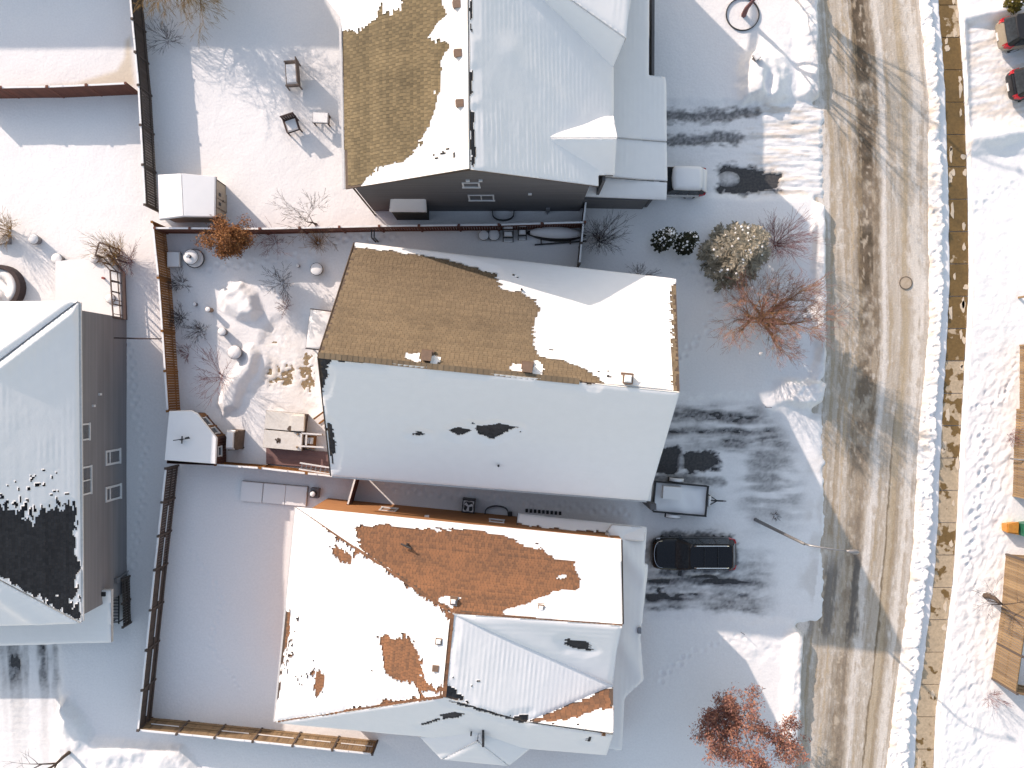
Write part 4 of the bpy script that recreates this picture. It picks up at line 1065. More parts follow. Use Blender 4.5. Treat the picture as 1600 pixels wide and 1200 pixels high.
wall_quad(hD, M_SIDE_D, [(XD - .17, 4.1, -.2), (-35, 4.1, -.2), (-35, 4.1, 5.8), (XD - .17, 4.1, 5.8)])
wall_quad(hD, M_SIDE_D, [(-35, -12.9, -.2), (XD - .17, -12.9, -.2), (XD - .17, -12.9, 5.8), (-35, -12.9, 5.8)])
wall_quad(hD, M_SIDE_D, [(-35.2, 4.1, -.2), (-35.2, -12.9, -.2), (-35.2, -12.9, 5.8), (-35.2, 4.1, 5.8)])
lap_siding(hD, lambda z: (Vector((XD, -12.9, z)), Vector((XD, 4.1, z))), 0, 5.75, (1, 0, 0), M_SIDE_D)
def on_x(px, py):
    z_ = 50 - XD * F / (px - 800)
    return Vector((XD, (600 - py) / F * (50 - z_), z_))
for px, py, w, h, n in ((176, 714, .9, 1.75, 2), (176.5, 770, .9, 1.85, 2)):
    window(hD, on_x(px, py), (0, 1, 0), (0, 0, 1), (1, 0, 0), w, h, 1, .12, None, True)
window(hD, on_x(131, 675), (0, 1, 0), (0, 0, 1), (1, 0, 0), .95, 1.1, 1)
window(hD, on_x(133, 751), (0, 1, 0), (0, 0, 1), (1, 0, 0), 1.6, 1.2, 2)
for px, py in ((156, 616), (146, 634)):
    m = MB(); m.box(on_x(px, py) + Vector((.06, 0, 0)), (.14, .13, .2)); m.build('wall_vent', M_WHITE, hD)
m = MB(); q = on_x(183, 905); m.box(q + Vector((.1, 0, 0)), (.2, .3, .42)); m.tube([q + Vector((.1, .05, 0)), (XD + .1, q.y + .25, -.1)], [.04, .04], 6); m.build('electric_meter', M_STEEL, hD)
gutter(hD, P(124, 473, 5.95) + Vector((.05, 0, 0)), P(128, 970, 5.95) + Vector((.05, 0, 0)), M_FASC_W, .12)
pG = Plane(P(175, 921, 3.1), P(175, 1003, 2.5), P(0, 1006, 2.5))
roof_slope(hD, pG, [(175, 921), (175, 1003), (2, 1008), (-190, 1008), (-190, 921)], M_FASC_W, M_SH_D, seed=530, T=.16, amp=.03, jag=.03)
wall_quad(hD, M_SIDE_D, [(-25.0, -15.0, -.2), (-25.0, -13.1, -.2), (-25.0, -13.1, 2.6), (-25.0, -15.0, 2.3)])
wall_quad(hD, M_SIDE_D, [(-37, -15.05, -.2), (-25.0, -15.05, -.2), (-25.0, -15.05, 2.3), (-37, -15.05, 2.3)])
m = MB(); q = pG.at(161, 927); m.box(q, (.5, .25, .25)); m.build('porch_lamp', M_DARK, hD)

# ------------------------------------------------------------------ houses just outside the picture, whose shadows reach into it
def plain_house(label, x0, x1, y0, y1, he, hr, mats, along='x'):
    h_ = thing('house', label, 'house', ((x0 + x1) / 2, (y0 + y1) / 2, 0))
    wm, rm = mats
    m = MB(); m.box(((x0 + x1) / 2, (y0 + y1) / 2, -.2), (x1 - x0 - .8, y1 - y0 - .8, he + .1)); m.build('wall', wm, h_)
    if along == 'x':
        ym = (y0 + y1) / 2; a, b = (x0, ym, hr), (x1, ym, hr)
        sl_ = [[(x0, y0, he), (x1, y0, he), b, a], [(x1, y1, he), (x0, y1, he), a, b]]
        gb = [[(x0 + .4, y0 + .4, he - .1), (x0 + .4, y1 - .4, he - .1), (x0 + .4, ym, hr - .2)], [(x1 - .4, y0 + .4, he - .1), (x1 - .4, y1 - .4, he - .1), (x1 - .4, ym, hr - .2)]]
    else:
        xm = (x0 + x1) / 2; a, b = (xm, y0, hr), (xm, y1, hr)
        sl_ = [[(x0, y1, he), (x0, y0, he), a, b], [(x1, y0, he), (x1, y1, he), b, a]]
        gb = [[(x0 + .4, y0 + .4, he - .1), (x1 - .4, y0 + .4, he - .1), (xm, y0 + .4, hr - .2)], [(x0 + .4, y1 - .4, he - .1), (x1 - .4, y1 - .4, he - .1), (xm, y1 - .4, hr - .2)]]
    for s in sl_:
        m = MB(); m.prism(s, .16); r = m.build('roof', rm, h_)
        m = MB(); m.prism([Vector(q) + Vector((0, 0, .12)) for q in s], .11); m.build('roof_snow', M_SNOW, r)
    for g in gb:
        m = MB(); m.poly(g); m.build('wall', wm, h_)
    return h_

plain_house('brick house out of view beyond the upper left yard', -50, -24.5, 30.4, 40.4, 5.6, 9.0, (M_SIDE_B, M_SH_B))
# ------------------------------------------------------------------ fences
def fence(label, base, h, wm, pm=None, bay=2.3, rail_side=1, snow=True, mid=True, bw=.14, group=None, name='wooden_fence', tops=None, zb_=None, thick_snow=.06):
    pts = [G(*q) if zb_ is None else P(q[0], q[1], zb_) for q in base]
    mid_pt = sum((Vector(p) for p in pts), Vector()) / len(pts)
    f = thing(name, label, 'fence', (mid_pt.x, mid_pt.y, min(p.z for p in pts)), group)
    post0 = None
    for a, b in zip(pts[:-1], pts[1:]):
        a, b = Vector(a), Vector(b)
        n = max(1, round((b - a).length / bay)); d = (b - a) / n; L = d.length
        ux = Vector((d.x, d.y, 0)).normalized(); nx = Vector((-ux.y, ux.x, 0)) * rail_side
        rz = math.atan2(ux.y, ux.x)
        for k in range(n + 1):
            if k == n and b is not pts[-1] and (Vector(pts[-1]) - b).length > .01: continue
            q = a + d * k - nx * .0
            q = Vector((q.x, q.y, q.z - .25))
            if post0 is None:
                m = MB(); m.box((0, 0, 0), (.11, .11, h + .33), 0, .2); m.box((0, 0, h + .33), (.14, .14, .03), 0, .2)
                post0 = link_mesh('post', m.v, m.f, pm or wm, f, tints=m.t, origin=Vector((0, 0, 0)))
                post0.location = q - WL[f.name]; post0.rotation_euler = (0, 0, rz); WL[post0.name] = q
            else:
                copy_part(post0, f, q, rz)
        for k in range(n):
            q = a + d * k
            m = MB(); nb_ = max(1, int((L - .12) / (bw + .012)))
            st = (L - .12) / nb_
            for i in range(nb_):
                c = q + ux * (.06 + st * (i + .5)) - nx * .02
                m.box((c.x, c.y, c.z - .22), (bw, .022, h + .2 + R.uniform(-.012, .012)), rz + R.uniform(-.01, .01))
            for rh in ((.35, h - .25) if not mid else (.3, h * .5, h - .12)):
                m.beam(q + nx * .03 + Vector((0, 0, rh)), q + d + nx * .03 + Vector((0, 0, rh)), .05, .09, .25)
            m.build('board_panel', wm, f, kind='stuff')
            if snow:
                m = MB(); s0 = R.uniform(.0, .06); s1 = 1 - R.uniform(0, .06)
                segs = 5; prev = None
                for i in range(segs):
                    t0, t1 = s0 + (s1 - s0) * i / segs, s0 + (s1 - s0) * (i + 1) / segs
                    hh = thick_snow * R.uniform(.6, 1.2)
                    m.beam(q + d * t0 + Vector((0, 0, h + hh / 2 - .01)), q + d * t1 + Vector((0, 0, h + hh / 2 - .01)), .1, hh, .5)
                m.build('snow_cap', M_SNOW, f)
                if mid and R.random() < .9:
                    m = MB(); m.beam(q + d * R.uniform(.02, .2) + nx * .05 + Vector((0, 0, h * .5 + .06)), q + d * R.uniform(.7, .98) + nx * .05 + Vector((0, 0, h * .5 + .06)), .055, .025, .5); m.build('rail_snow', M_SNOW, f)
    return f

fence('long weathered grey-brown board fence in the upper left, behind the cream shed', [(215, -60), (223, 0), (237, 150), (247, 330)], 1.75, M_WOOD_G, mid=False)
fence('orange-brown board fence running down the left side of the middle back yard', [(258, 356), (267, 440), (273, 520), (281, 641)], 1.75, M_WOOD_O, mid=False, rail_side=-1)
fence('red-brown fence topped with snow between the topmost and middle yards', [(262, 365), (420, 366), (600, 362), (780, 360), (910, 356)], 1.75, M_WOOD_R, rail_side=-1, mid=False, thick_snow=.05)
fence('short dark gate fence crossing the side passage by the snowed canoe', [(912, 322), (908, 356), (902, 418)], 1.6, M_WOOD_G, bay=1.6, mid=False)
fence('dark brown fence with snowy rail along the left of the lower yard', [(279, 727), (262, 880), (237, 1121)], 1.8, M_WOOD_G, rail_side=1)
fence('brown fence along the bottom edge, sunlit at its far end', [(238, 1121), (410, 1138), (590, 1157)], 1.8, M_WOOD_T, rail_side=1, pm=M_WOOD_G)
fence('orange fence with thick snow cap between the deck and the lower yard', [(352, 722), (420, 727), (490, 735), (566, 743)], 1.6, M_WOOD_O, rail_side=1, mid=False, thick_snow=.1)
fence('short snow-topped gate fence between the middle house and the rust-roofed house', [(564, 741), (552, 783)], 1.75, M_WOOD_R, mid=False, bay=1.8)
fence('dark fence across the far upper left corner by the sandy strip', [(-40, 154), (100, 152), (218, 147)], 1.75, M_WOOD_R, mid=False)
fence('upper stretch of tan board fence on the right edge', [(1594, 540), (1594, 640)], 2.0, M_WOOD_T, snow=False, bay=2.2)
fence('lower stretch of tan board fence on the right edge', [(1589, 640), (1585, 700), (1583, 774), (1640, 778)], 2.0, M_WOOD_T, snow=False, bay=2.2)
fence('tall sunlit tan fence at the lower right behind the bare tree', [(1572, 866), (1566, 950), (1550, 1060), (1640, 1080)], 2.4, M_WOOD_T, snow=False, bay=2.6, pm=M_WOOD_G)
fence('tall fence side running out of the right edge by the green bin', [(1574, 866), (1660, 872)], 2.4, M_WOOD_T, snow=False, bay=2.2, pm=M_WOOD_G)

# ------------------------------------------------------------------ sheds
def slab_roof(parent, pts, t=.1, mat_=M_FASC, snow=.12, mround=.06):
    m = MB(); m.prism(pts, t); r = m.build('roof', mat_, parent)
    c = sum((Vector(q) for q in pts), Vector()) / len(pts)
    lo = [Vector(q) + Vector((0, 0, .003)) for q in pts]
    hi = [c + (Vector(q) - c) * (1 - mround / max(.3, (Vector(q) - c).length)) + Vector((0, 0, snow)) for q in pts]
    m = MB(); n = len(pts); m.add(lo + hi, [list(range(n, 2 * n))] + [(i, (i + 1) % n, (i + 1) % n + n, i + n) for i in range(n)], .5)
    m.build('roof_snow', M_SNOW, r, smooth_=False)
    return r
M_CREAM = mat('cream_resin', (.5, .42, .31), (.44, .36, .27), rough=.6)
sA = thing('garden_shed', 'cream resin shed with a snowy roof beside the long fence', 'shed', G(300, 310))
zs = G(300, 310).z
e = [P(248, 273, 2.15), P(338, 276, 2.15), P(337, 340, 2.15), P(250, 344, 2.15)]
r0, r1 = P(285, 271, 2.42), P(288, 339, 2.42)
slab_roof(sA, [e[0], r0, r1, e[3]][::-1], snow=.16); slab_roof(sA, [r0, e[1], e[2], r1][::-1], snow=.16)
wx0, wx1, wy0, wy1 = -21.9, -17.78, 10.15, 12.25
def wallbox(parent, x0, x1, y0, y1, h, mat_, z0=-.1):
    for (a, b) in (((x0, y0), (x1, y0)), ((x1, y0), (x1, y1)), ((x1, y1), (x0, y1)), ((x0, y1), (x0, y0))):
        m = MB(); A, B = Vector((*a, z0)), Vector((*b, z0)); d = (B - A).normalized(); n = Vector((d.y, -d.x, 0))
        m.add([A, B, B + Vector((0, 0, h - z0)), A + Vector((0, 0, h - z0)), A - n * .08, B - n * .08, B - n * .08 + Vector((0, 0, h - z0)), A - n * .08 + Vector((0, 0, h - z0))],
              [(0, 1, 2, 3), (7, 6, 5, 4), (0, 4, 5, 1), (1, 5, 6, 2), (2, 6, 7, 3), (3, 7, 4, 0)], .5)
        m.build('wall', mat_, parent)
wallbox(sA, -20.95, -17.8, 10.05, 12.35, 2.08, M_CREAM)
m = MB(); m.poly([(-17.79, 10.05, 2.05), (-17.79, 12.35, 2.05), (-17.79, 11.3, 2.2)]); m.build('gable', M_CREAM, sA)
for y0_, y1_ in ((10.65, 11.18), (11.22, 11.75)):
    m = MB(); m.box((-17.76, (y0_ + y1_) / 2, .12), (.05, y1_ - y0_, 1.8)); d_ = m.build('door', mat('cream_door', (.44, .37, .28), (.38, .31, .24), rough=.55) if 'cream_door' not in bpy.data.materials else bpy.data.materials['cream_door'], sA)
    m = MB(); m.box((-17.72, (y0_ + y1_) / 2, 1.3), (.02, .2, .32)); m.build('vent', M_DARK, d_)
m = MB(); m.box((-17.7, 11.2, .95), (.05, .12, .05)); m.build('handle', M_DARK, d_)

# corner summerhouse in dark red boards
M_REDW = mat('red_brown_board', (.13, .05, .035), (.07, .028, .022), rough=.75, scale=3, tint=.5)
M_ORW = mat('orange_board', (.3, .14, .05), (.2, .09, .03), rough=.75, scale=3, tint=.5)
sB = thing('summerhouse', 'red-brown corner shed with a windowed angled front under flat snow', 'shed', G(310, 690))
zr = 2.45
rp = [P(265, 642, zr), P(300, 641, zr), P(309, 645, zr), P(340, 684, zr), P(338, 725, zr), P(258, 719, zr)]
slab_roof(sB, rp[::-1], .12, M_FASC, .14, .05)
bpx = [(290, 643), (322, 645), (356, 683), (356, 721), (286, 718)]
bw_ = [Vector(((x - 800) / 25, (600 - y) / 25, 0)) for x, y in bpx]
def board_wall(parent, A, B, z0, z1, mats, bw=.16):
    A, B = Vector(A), Vector(B); L = (B - A).length; n = max(1, int(L / bw)); d = (B - A) / n; rz = math.atan2(d.y, d.x)
    w0 = None
    for k in range(n):
        c = A + d * (k + .5)
        m = MB(); m.box((c.x, c.y, z0), (d.length * .94, .03, z1 - z0), rz, R.random()); m.build('plank', mats[k % len(mats)], parent)
for i in range(5):
    a, b = bw_[i], bw_[(i + 1) % 5]
    board_wall(sB, b, a, .05, 2.33, (M_REDW, M_REDW, M_REDW) if i != 1 else (M_REDW, M_REDW, M_ORW))
m = MB(); m.prism([Vector((q.x, q.y, .1)) for q in bw_][::-1], .1); m.build('floor', M_REDW, sB)
fa, fb = bw_[1], bw_[2]; fr = (fa - fb).normalized(); fn_ = Vector((-fr.y, fr.x, 0))
if fn_.x < 0: fn_ = -fn_
fc = (fa + fb) / 2
for t, w in ((.33, .62), (.7, .5)):
    c = fa + (fb - fa) * t + Vector((0, 0, 1.35))
    window(sB, c, -fr, (0, 0, 1), fn_, w, 1.1, 1, .06)
for t in (.12, .52, .9):
    c = fa + (fb - fa) * t + fn_ * .035; m = MB(); m.box((c.x, c.y, .1), (.09, .03, 2.2), math.atan2(fr.y, fr.x)); m.build('corner_board', M_ORW, sB)
ea, eb = bw_[2], bw_[3]
window(sB, (ea + eb) / 2 + Vector((0, 0, 1.5)), (0, 1, 0), (0, 0, 1), (1, 0, 0), .62, .6, 1, .07)
m = MB(); c = (ea + eb) / 2; m.box((c.x + .08, c.y - .3, .35), (.06, .9, .06)); m.build('trim_board', M_WHITE, sB)
for t in (.28, .72):
    c = fa + (fb - fa) * t + fn_ * .12 + Vector((0, 0, 2.15)); m = MB(); m.lathe([(.04, 0), (.06, .05), (.03, .12)], c, 8); m.build('lantern', M_WHITE, sB)
wv = thing('weathervane', 'black arrow weathervane lying in the snow on the corner shed roof', 'weathervane', P(286, 687, zr + .14))
q = WL[wv.name]
m = MB(); m.beam(q + Vector((-.5, -.03, .2)), q + Vector((.15, .06, .22)), .05, .05); m.build('arrow', M_DARK, wv)
m = MB(); m.tube([q, q + Vector((0, 0, .45))], [.03, .02], 6); m.build('rod', M_DARK, wv)
m = MB(); m.beam(q + Vector((.0, -.22, .18)), q + Vector((.02, .22, .18)), .07, .04); m.build('crossbar', M_DARK, wv)
m = MB(); m.poly([q + Vector((.15, .02, .2)), q + Vector((.5, .08, .2)), q + Vector((.42, .2, .22)), q + Vector((.2, .14, .2))]); m.poly([q + Vector((.15, .02, .19)), q + Vector((.2, .14, .19)), q + Vector((.42, .2, .21)), q + Vector((.5, .08, .19))]); m.build('tail', M_DARK, wv)

# ------------------------------------------------------------------ snow-capped pots and the like
def dome(c, r, h, n=14, sx=1, sy=1):
    m = MB(); prof = []
    for k in range(6):
        a = math.pi / 2 * k / 6
        prof.append((r * math.cos(a), h * math.sin(a)))
    prof.append((.01, h)); m.lathe(prof, c, n, .5, sx, sy); return m
M_TERRA = mat('clay_pot', (.3, .2, .14), (.22, .15, .11), rough=.8)
M_GREYP = mat('grey_pot', (.24, .23, .24), (.18, .17, .18), rough=.7)
M_STONE_P = mat('charcoal_pot', (.09, .09, .1), (.06, .06, .065), rough=.7)
def pot(label, px, py, r, h, mat_=M_GREYP, cap=.42, grp=None, cat='planter', z=None):
    b = G(px, py) if z is None else P(px, py, z)
    b.z -= .08
    t = thing('planter_pot', label, cat, b, grp)
    m = MB(); m.lathe([(r * .72, 0), (r * .95, h * .8), (r, h * .82), (r, h), (r * .86, h), (r * .84, h * .8)], b, 18, .5); m.build('pot', mat_, t, True)
    m = dome(b + Vector((0, 0, h * .97)), r * .97, r * cap); m.build('snow_cap', M_SNOW, t, True)
    return t
pot('grey round planter with snow dome, upper of two on the shovelled heap', 351, 519, .27, .55)
pot('grey planter capped with snow between the two heaps of the back yard', 371, 551, .44, .6)
pot('short thin snow-capped post beside the upper heap', 331, 485, .17, .75, M_TERRA)
pot('round dark-rimmed planter in the shade left of the tan roof', 497, 422, .4, .5, M_STONE_P, .25)
pot('tiny snow-capped garden light near the dark-rimmed planter', 467, 416, .12, .4, M_GREYP)
pot('small snowy stake top in the shaded bed by the orange fence', 307, 476, .13, .45, M_GREYP)
pot('snow-capped pot alone in the far left yard', 60, 376, .32, .6, M_GREYP, .5)
pot('snow-capped pot at the top left corner of the snowy deck', 95, 406, .34, .55, M_GREYP, .5)
pot('snow-capped pot inside the deck railing bend', 152, 405, .3, .45, M_GREYP, .45, z=.75)
pot('tan pot with snow against the deck railing', 176, 467, .3, .4, M_TERRA, .4, z=.75)
# garden fountain with two tiers
b = G(307, 405); ft = thing('garden_fountain', 'two-tier stone fountain heaped with snow by the orange fence', 'fountain', b)
M_STONE = mat('dark_stone', (.1, .1, .11), (.06, .06, .065), rough=.8)
m = MB(); m.lathe([(.5, 0), (.56, .25), (.6, .3), (.6, .36), (.2, .36), (.16, .7), (.44, .86), (.48, .95), (.12, .95), (.07, 1.35), (.12, 1.4)], b - Vector((0, 0, .05)), 24, .5); m.build('bowls', M_STONE, ft, True)
dome(b + Vector((0, 0, .3)), .56, .12, 20).build('basin_snow', M_SNOW, ft, True)
dome(b + Vector((0, 0, .88)), .46, .16, 20).build('tier_snow', M_SNOW, ft, True)
dome(b + Vector((0, 0, 1.33)), .14, .16, 12).build('finial_snow', M_SNOW, ft, True)
# snow-covered bench against the orange fence
b = G(276, 407); bn = thing('garden_bench', 'low bench buried in snow against the orange fence', 'bench', b)
m = MB(); m.box(b + Vector((0, 0, .3)), (.78, .95, .06)); m.build('seat', M_GREYP, bn)
for dx in (-.3, .3):
    for dy in (-.4, .4):
        m = MB(); m.box(b + Vector((dx, dy, -.1)), (.07, .07, .4)); m.build('leg', M_GREYP, bn)
m = MB(); m.box(b + Vector((0, 0, .36)), (.76, .93, .16), 0, .5, .94); m.build('snow_cap', M_SNOW, bn)

# ------------------------------------------------------------------ garden furniture in the top yard
M_WDK = mat('dark_stained_wood', (.085, .05, .045), (.055, .033, .03), rough=.7, scale=5, tint=.4)
M_WGR = mat('weathered_wood', (.22, .17, .14), (.13, .1, .085), rough=.8, scale=5, tint=.4)
def local(t, b, rz):
    M = Matrix.Translation(b) @ Matrix.Rotation(rz, 4, 'Z')
    return M
def patio_seat(label, cat, px, py, rz, w, d, mat_, hs=.42, hb=.95, arms=True, name='patio_chair', two=False):
    b = G(px, py); t = thing(name, label, cat, b); M = local(t, b, rz)
    def part(nm, boxes, mt, stuff=None):
        m = MB(); m.M = M
        for c, s in boxes: m.box(c, s, 0)
        return m.build(nm, mt, t, kind=stuff)
    for sx in (-1, 1):
        for sy in (-1, 1):
            part('leg', [((sx * (w / 2 - .04), sy * (d / 2 - .04), -.1), (.07, .07, hs + .1))], mat_)
    part('seat', [((0, 0, hs), (w, d, .06))], mat_)
    n = max(4, int(w / .13))
    for k in range(n):
        part('slat', [((-w / 2 + w * (k + .5) / n, d / 2, hs), (w / n * .85, .04, hb - hs))], mat_)
    part('top_rail', [((0, d / 2, hb - .02), (w, .07, .07))], mat_)
    if arms:
        for sx in (-1, 1):
            part('arm', [((sx * (w / 2 - .04), 0, hs + .22), (.1, d, .05))], mat_)
            part('arm_post', [((sx * (w / 2 - .04), -d / 2 + .05, hs), (.06, .06, .23))], mat_)
    m = MB(); m.M = M
    m.box((0, -.02, hs + .06), (w * .82, d * .82, .16), 0, .5, .86); m.build('snow_cap', M_SNOW, t)
    return t
patio_seat('dark red-brown patio armchair with snow on its seat, casting a long shadow', 'chair', 460, 200, .32, .85, .85, M_WDK, .5, 1.25)
patio_seat('weathered wooden garden loveseat seen from behind, highest in the top yard', 'bench', 461, 122, -1.5, 1.55, .85, M_WGR, .55, 1.3, name='loveseat')
b = G(505, 190); tb = thing('side_table', 'small rectangular snow-covered side table near the olive roof', 'table', b); M = local(tb, b, -.05)
m = MB(); m.M = M; m.box((0, 0, .62), (.98, .66, .05)); m.build('tabletop', M_WDK, tb)
m = MB(); m.M = M; m.box((0, 0, .67), (.95, .62, .13), 0, .5, .93); m.build('snow_cap', M_SNOW, tb)
for sx in (-1, 1):
    for sy in (-1, 1):
        m = MB(); m.M = M; m.box((sx * .43, sy * .27, -.1), (.07, .07, .74)); m.build('leg', M_WDK, tb)
    m = MB(); m.M = M; m.box((sx * .43, 0, .2), (.05, .5, .05)); m.build('stretcher', M_WDK, tb)

# ------------------------------------------------------------------ hot tub, deck corner and railing behind the middle house
M_HT = mat('tub_lid_edge', (.14, .1, .075), (.09, .065, .05), rough=.6)
M_SNOWD = mat('crusted_snow', (.74, .72, .68), (.66, .63, .58), rough=.8, scale=5, bump=.25, bscale=9)
b = G(450, 672); ht = thing('hot_tub', 'square tub with two snow-covered lid panels behind the middle house', 'hot tub', b); M = local(ht, b, -.09)
m = MB(); m.M = M; m.box((0, 0, -.2), (2.3, 2.2, .9)); m.build('body', M_WDK, ht)
for sy, w in ((.58, 2.45), (-.58, 2.45)):
    m = MB(); m.M = M; m.box((0, sy, .7), (w, 1.13, .1)); lid = m.build('lid', M_HT, ht)
    m = MB(); m.M = M; m.box((-.02, sy + .0, .8), (w - .05, 1.1, .09), 0, .5, .97); m.build('lid_snow', M_SNOWD, lid)
m = MB(); m.M = M; m.box((.85, .55, .9), (.8, .95, .22), .05, .5, .95); m.build('folded_cover', M_SNOWD, ht)
m = MB(); m.M = M
for k in range(9):
    a = k * .7; m.box((.35 + .1 * math.cos(a) * R.random(), .18 + .08 * math.sin(a), .885), (.16, .1, .02 + .01 * k / 9), a)
m.build('dirt_patch', M_HT, ht, kind='stuff')
m = MB(); m.M = M
for k in range(7):
    a = k * .9; m.box((-.3 + .15 * math.cos(a) * R.random(), -.62 + .1 * math.sin(a), .885), (.14, .1, .02), a)
m.build('dirt_patch', M_HT, ht, kind='stuff')
b = G(470, 708); dk_ = thing('deck', 'low red-brown deck with stair railing in the corner by the hot tub', 'deck', b)
M_DECK = mat('deck_mauve_brown', (.26, .16, .15), (.2, .12, .115), rough=.7, scale=3, tint=.4)
A0, B0 = P(415, 693, .5), P(524, 728, .5)
n = 9
for k in range(n):
    y = 700 + (726 - 700) * (k + .5) / n
    m = MB(); m.beam(P(416, y - 1.5, .45), P(522, y + 6.5, .45), (26 / n) / 25.3 * .96, .05, R.random()); m.build('plank', M_DECK, dk_)
m = MB(); m.prism([P(416, 701, .41), P(416, 725, .41), P(522, 733, .41), P(522, 708, .41)], .35); m.build('frame', M_WDK, dk_)
for (x0, y0, x1, y1) in ((471, 677, 503, 679), (471, 677, 470, 696), (470, 697, 506, 699), (479, 678, 478, 697)):
    m = MB(); m.beam(P(x0, y0, 1.25), P(x1, y1, 1.25), .09, .06); m.build('rail', M_WHITE if y0 != 678 else M_FASC_W, dk_)
for x, y in ((471, 677), (470, 697), (503, 679), (487, 698)):
    m = MB(); q = P(x, y, .3); m.box(q, (.09, .09, .95)); m.build('rail_post', M_WOOD_T, dk_)
for k in range(3):
    m = MB(); m.box(P(480 + k * 6, 690, .05), (.25, .75, .45 + .16 * k), -.09); st_ = m.build('step', M_WOOD_O, dk_)
    m = MB(); m.box(P(480 + k * 6, 690, .05) + Vector((0, .1, .451 + .16 * k)), (.2, .4, .07), -.09, .5, .8); m.build('snow_cap', M_SNOW, st_)
for x0, y0, x1, y1 in ((490, 655, 516, 636), (498, 662, 518, 648)):
    m = MB(); m.beam(P(x0, y0, .42), P(x1, y1, .42), .1, .06); m.build('handrail', M_WOOD_O, dk_)
# long boards leaning along the orange fence
ld = thing('ladder', 'white ladder lying on the orange fence behind the middle house', 'ladder', P(510, 735, 1.2))
a_, b_ = P(468, 728, 1.55), P(548, 741, 1.55)
sd_ = Vector((b_ - a_)).normalized(); nn = Vector((-sd_.y, sd_.x, 0)) * .19
for s in (-1, 1):
    m = MB(); m.beam(a_ + nn * s, b_ + nn * s, .08, .09, .4); m.build('rail', M_WHITE, ld)
for k in range(11):
    q = a_ + (b_ - a_) * ((k + .5) / 11); m = MB(); m.beam(q - nn, q + nn, .05, .05, .4); m.build('rung', M_STEEL, ld)
# barbecue under a cover by the corner shed
b = G(372, 686); bq = thing('barbecue', 'snow-covered barbecue in a brown cover beside the corner shed', 'barbecue', b); M = local(bq, b, -.05)
M_COV = mat('brown_cover', (.17, .12, .09), (.11, .08, .06), rough=.7, scale=6, bump=.5, bscale=8)
m = MB(); m.M = M
m.loft([[(-.3, -.65, -.1), (.38, -.62, -.1), (.42, .6, -.1), (-.3, .62, -.1)], [(-.28, -.6, .6), (.34, -.55, .6), (.36, .55, .6), (-.28, .58, .6)], [(-.3, -.66, .85), (.3, -.6, .85), (.3, .6, .85), (-.3, .6, .85)], [(-.2, -.5, 1.1), (.18, -.45, 1.1), (.18, .45, 1.1), (-.2, .45, 1.1)]]); m.build('cover', M_COV, bq)
m = MB(); m.M = M; m.box((-.1, .02, .98), (.52, 1.2, .24), 0, .5, .75); m.build('snow_cap', M_SNOW, bq)
for sy in (-.5, .5):
    m = MB(); m.M = M; m.tube([(.3, sy - .04, .0), (.3, sy + .04, .0)], [.12, .12], 10); m.build('wheel', M_DARK, bq)
# box by the orange fence end
b = G(373, 646 + 4); tb_ = None
# patio pavers showing through, built as one broken patch
M_PAV = mat('paver', (.36, .27, .16), (.26, .18, .1), rough=.8, scale=4, tint=.6)
pat_ = thing('patio', 'brown paver patio showing through thin snow behind the middle house', None, ((440 - 800) / 25, (600 - 580) / 25, 0)); pat_['kind'] = 'structure'
m = MB(); ca, sa = math.cos(-.1), math.sin(-.1)
for i in range(-17, 18):
    for j in range(-17, 18):
        lx, ly = i * .235 + (j % 2) * .11, j * .235
        x, y = -14.2 + lx * ca - ly * sa, .6 + lx * sa + ly * ca
        px, py = 800 + x * 25, 600 - y * 25
        if sdpoly(np.array([px]), np.array([py]), PATIO)[0] > -2: continue
        m.box((x, y, -.02), (.222, .222, .052 + R.uniform(-.006, .006)), -.1)
m.build('paver', M_PAV, pat_, kind='stuff')

# ------------------------------------------------------------------ house D's raised deck
M_DKR = mat('deck_rail_brown', (.15, .1, .085), (.1, .068, .058), rough=.7)
b = Vector((-26.2, 6.6, 0)); dD = thing('raised_deck', 'raised deck deep in snow beside the taupe house, railed on its right', 'deck', b)
dpts = [P(90, 408, .72), P(168, 384, .72), P(190, 425, .72), P(193, 499, .72), P(90, 499, .72)]
dpts = [P(89, 409, .72), P(150, 402, .72), P(166, 396, .72), P(190, 425, .72), P(193, 499, .72), P(89, 497, .72)]
m = MB(); m.prism(dpts[::-1], .6); m.build('frame', M_DKR, dD)
c = sum((Vector(q) for q in dpts), Vector()) / 6
m = MB(); V0 = [q + Vector((0, 0, .003)) for q in dpts]; V1 = [c + (q - c) * .985 + Vector((0, 0, .24)) for q in dpts]
m.add(V0 + V1, [list(range(6, 12))[::-1]] + [((i + 1) % 6, i, i + 6, (i + 1) % 6 + 6) for i in range(6)], .5); m.build('deck_snow', M_SNOW, dD)
rt = 1.95
rpx = [(149, 399), (172, 422), (174, 455), (177, 497)]
for a, b_ in zip(rpx[:-1], rpx[1:]):
    m = MB(); m.beam(P(*a, rt), P(*b_, rt), .07, .06); m.build('rail', M_DKR, dD)
    m = MB(); m.beam(P(*a, rt) - Vector((0, 0, .9)), P(*b_, rt) - Vector((0, 0, .9)), .05, .05); m.build('rail', M_DKR, dD)
for px, py in ((149, 399), (160, 410), (172, 422), (173, 438), (174, 455), (176, 475), (177, 496)):
    q = P(px, py, rt); m = MB(); m.box((q.x, q.y, .6), (.08, .08, rt - .58)); m.build('rail_post', M_DKR, dD)
for px0, py0, px1, py1 in ((172, 423, 189, 427), (173, 440, 191, 443), (175, 468, 191, 471), (176, 490, 192, 493)):
    m = MB(); m.beam(P(px0, py0, rt - .05), P(px1, py1, .8), .04, .04); m.build('brace', M_DKR, dD)
stq = [(155, 378), (168, 384)]
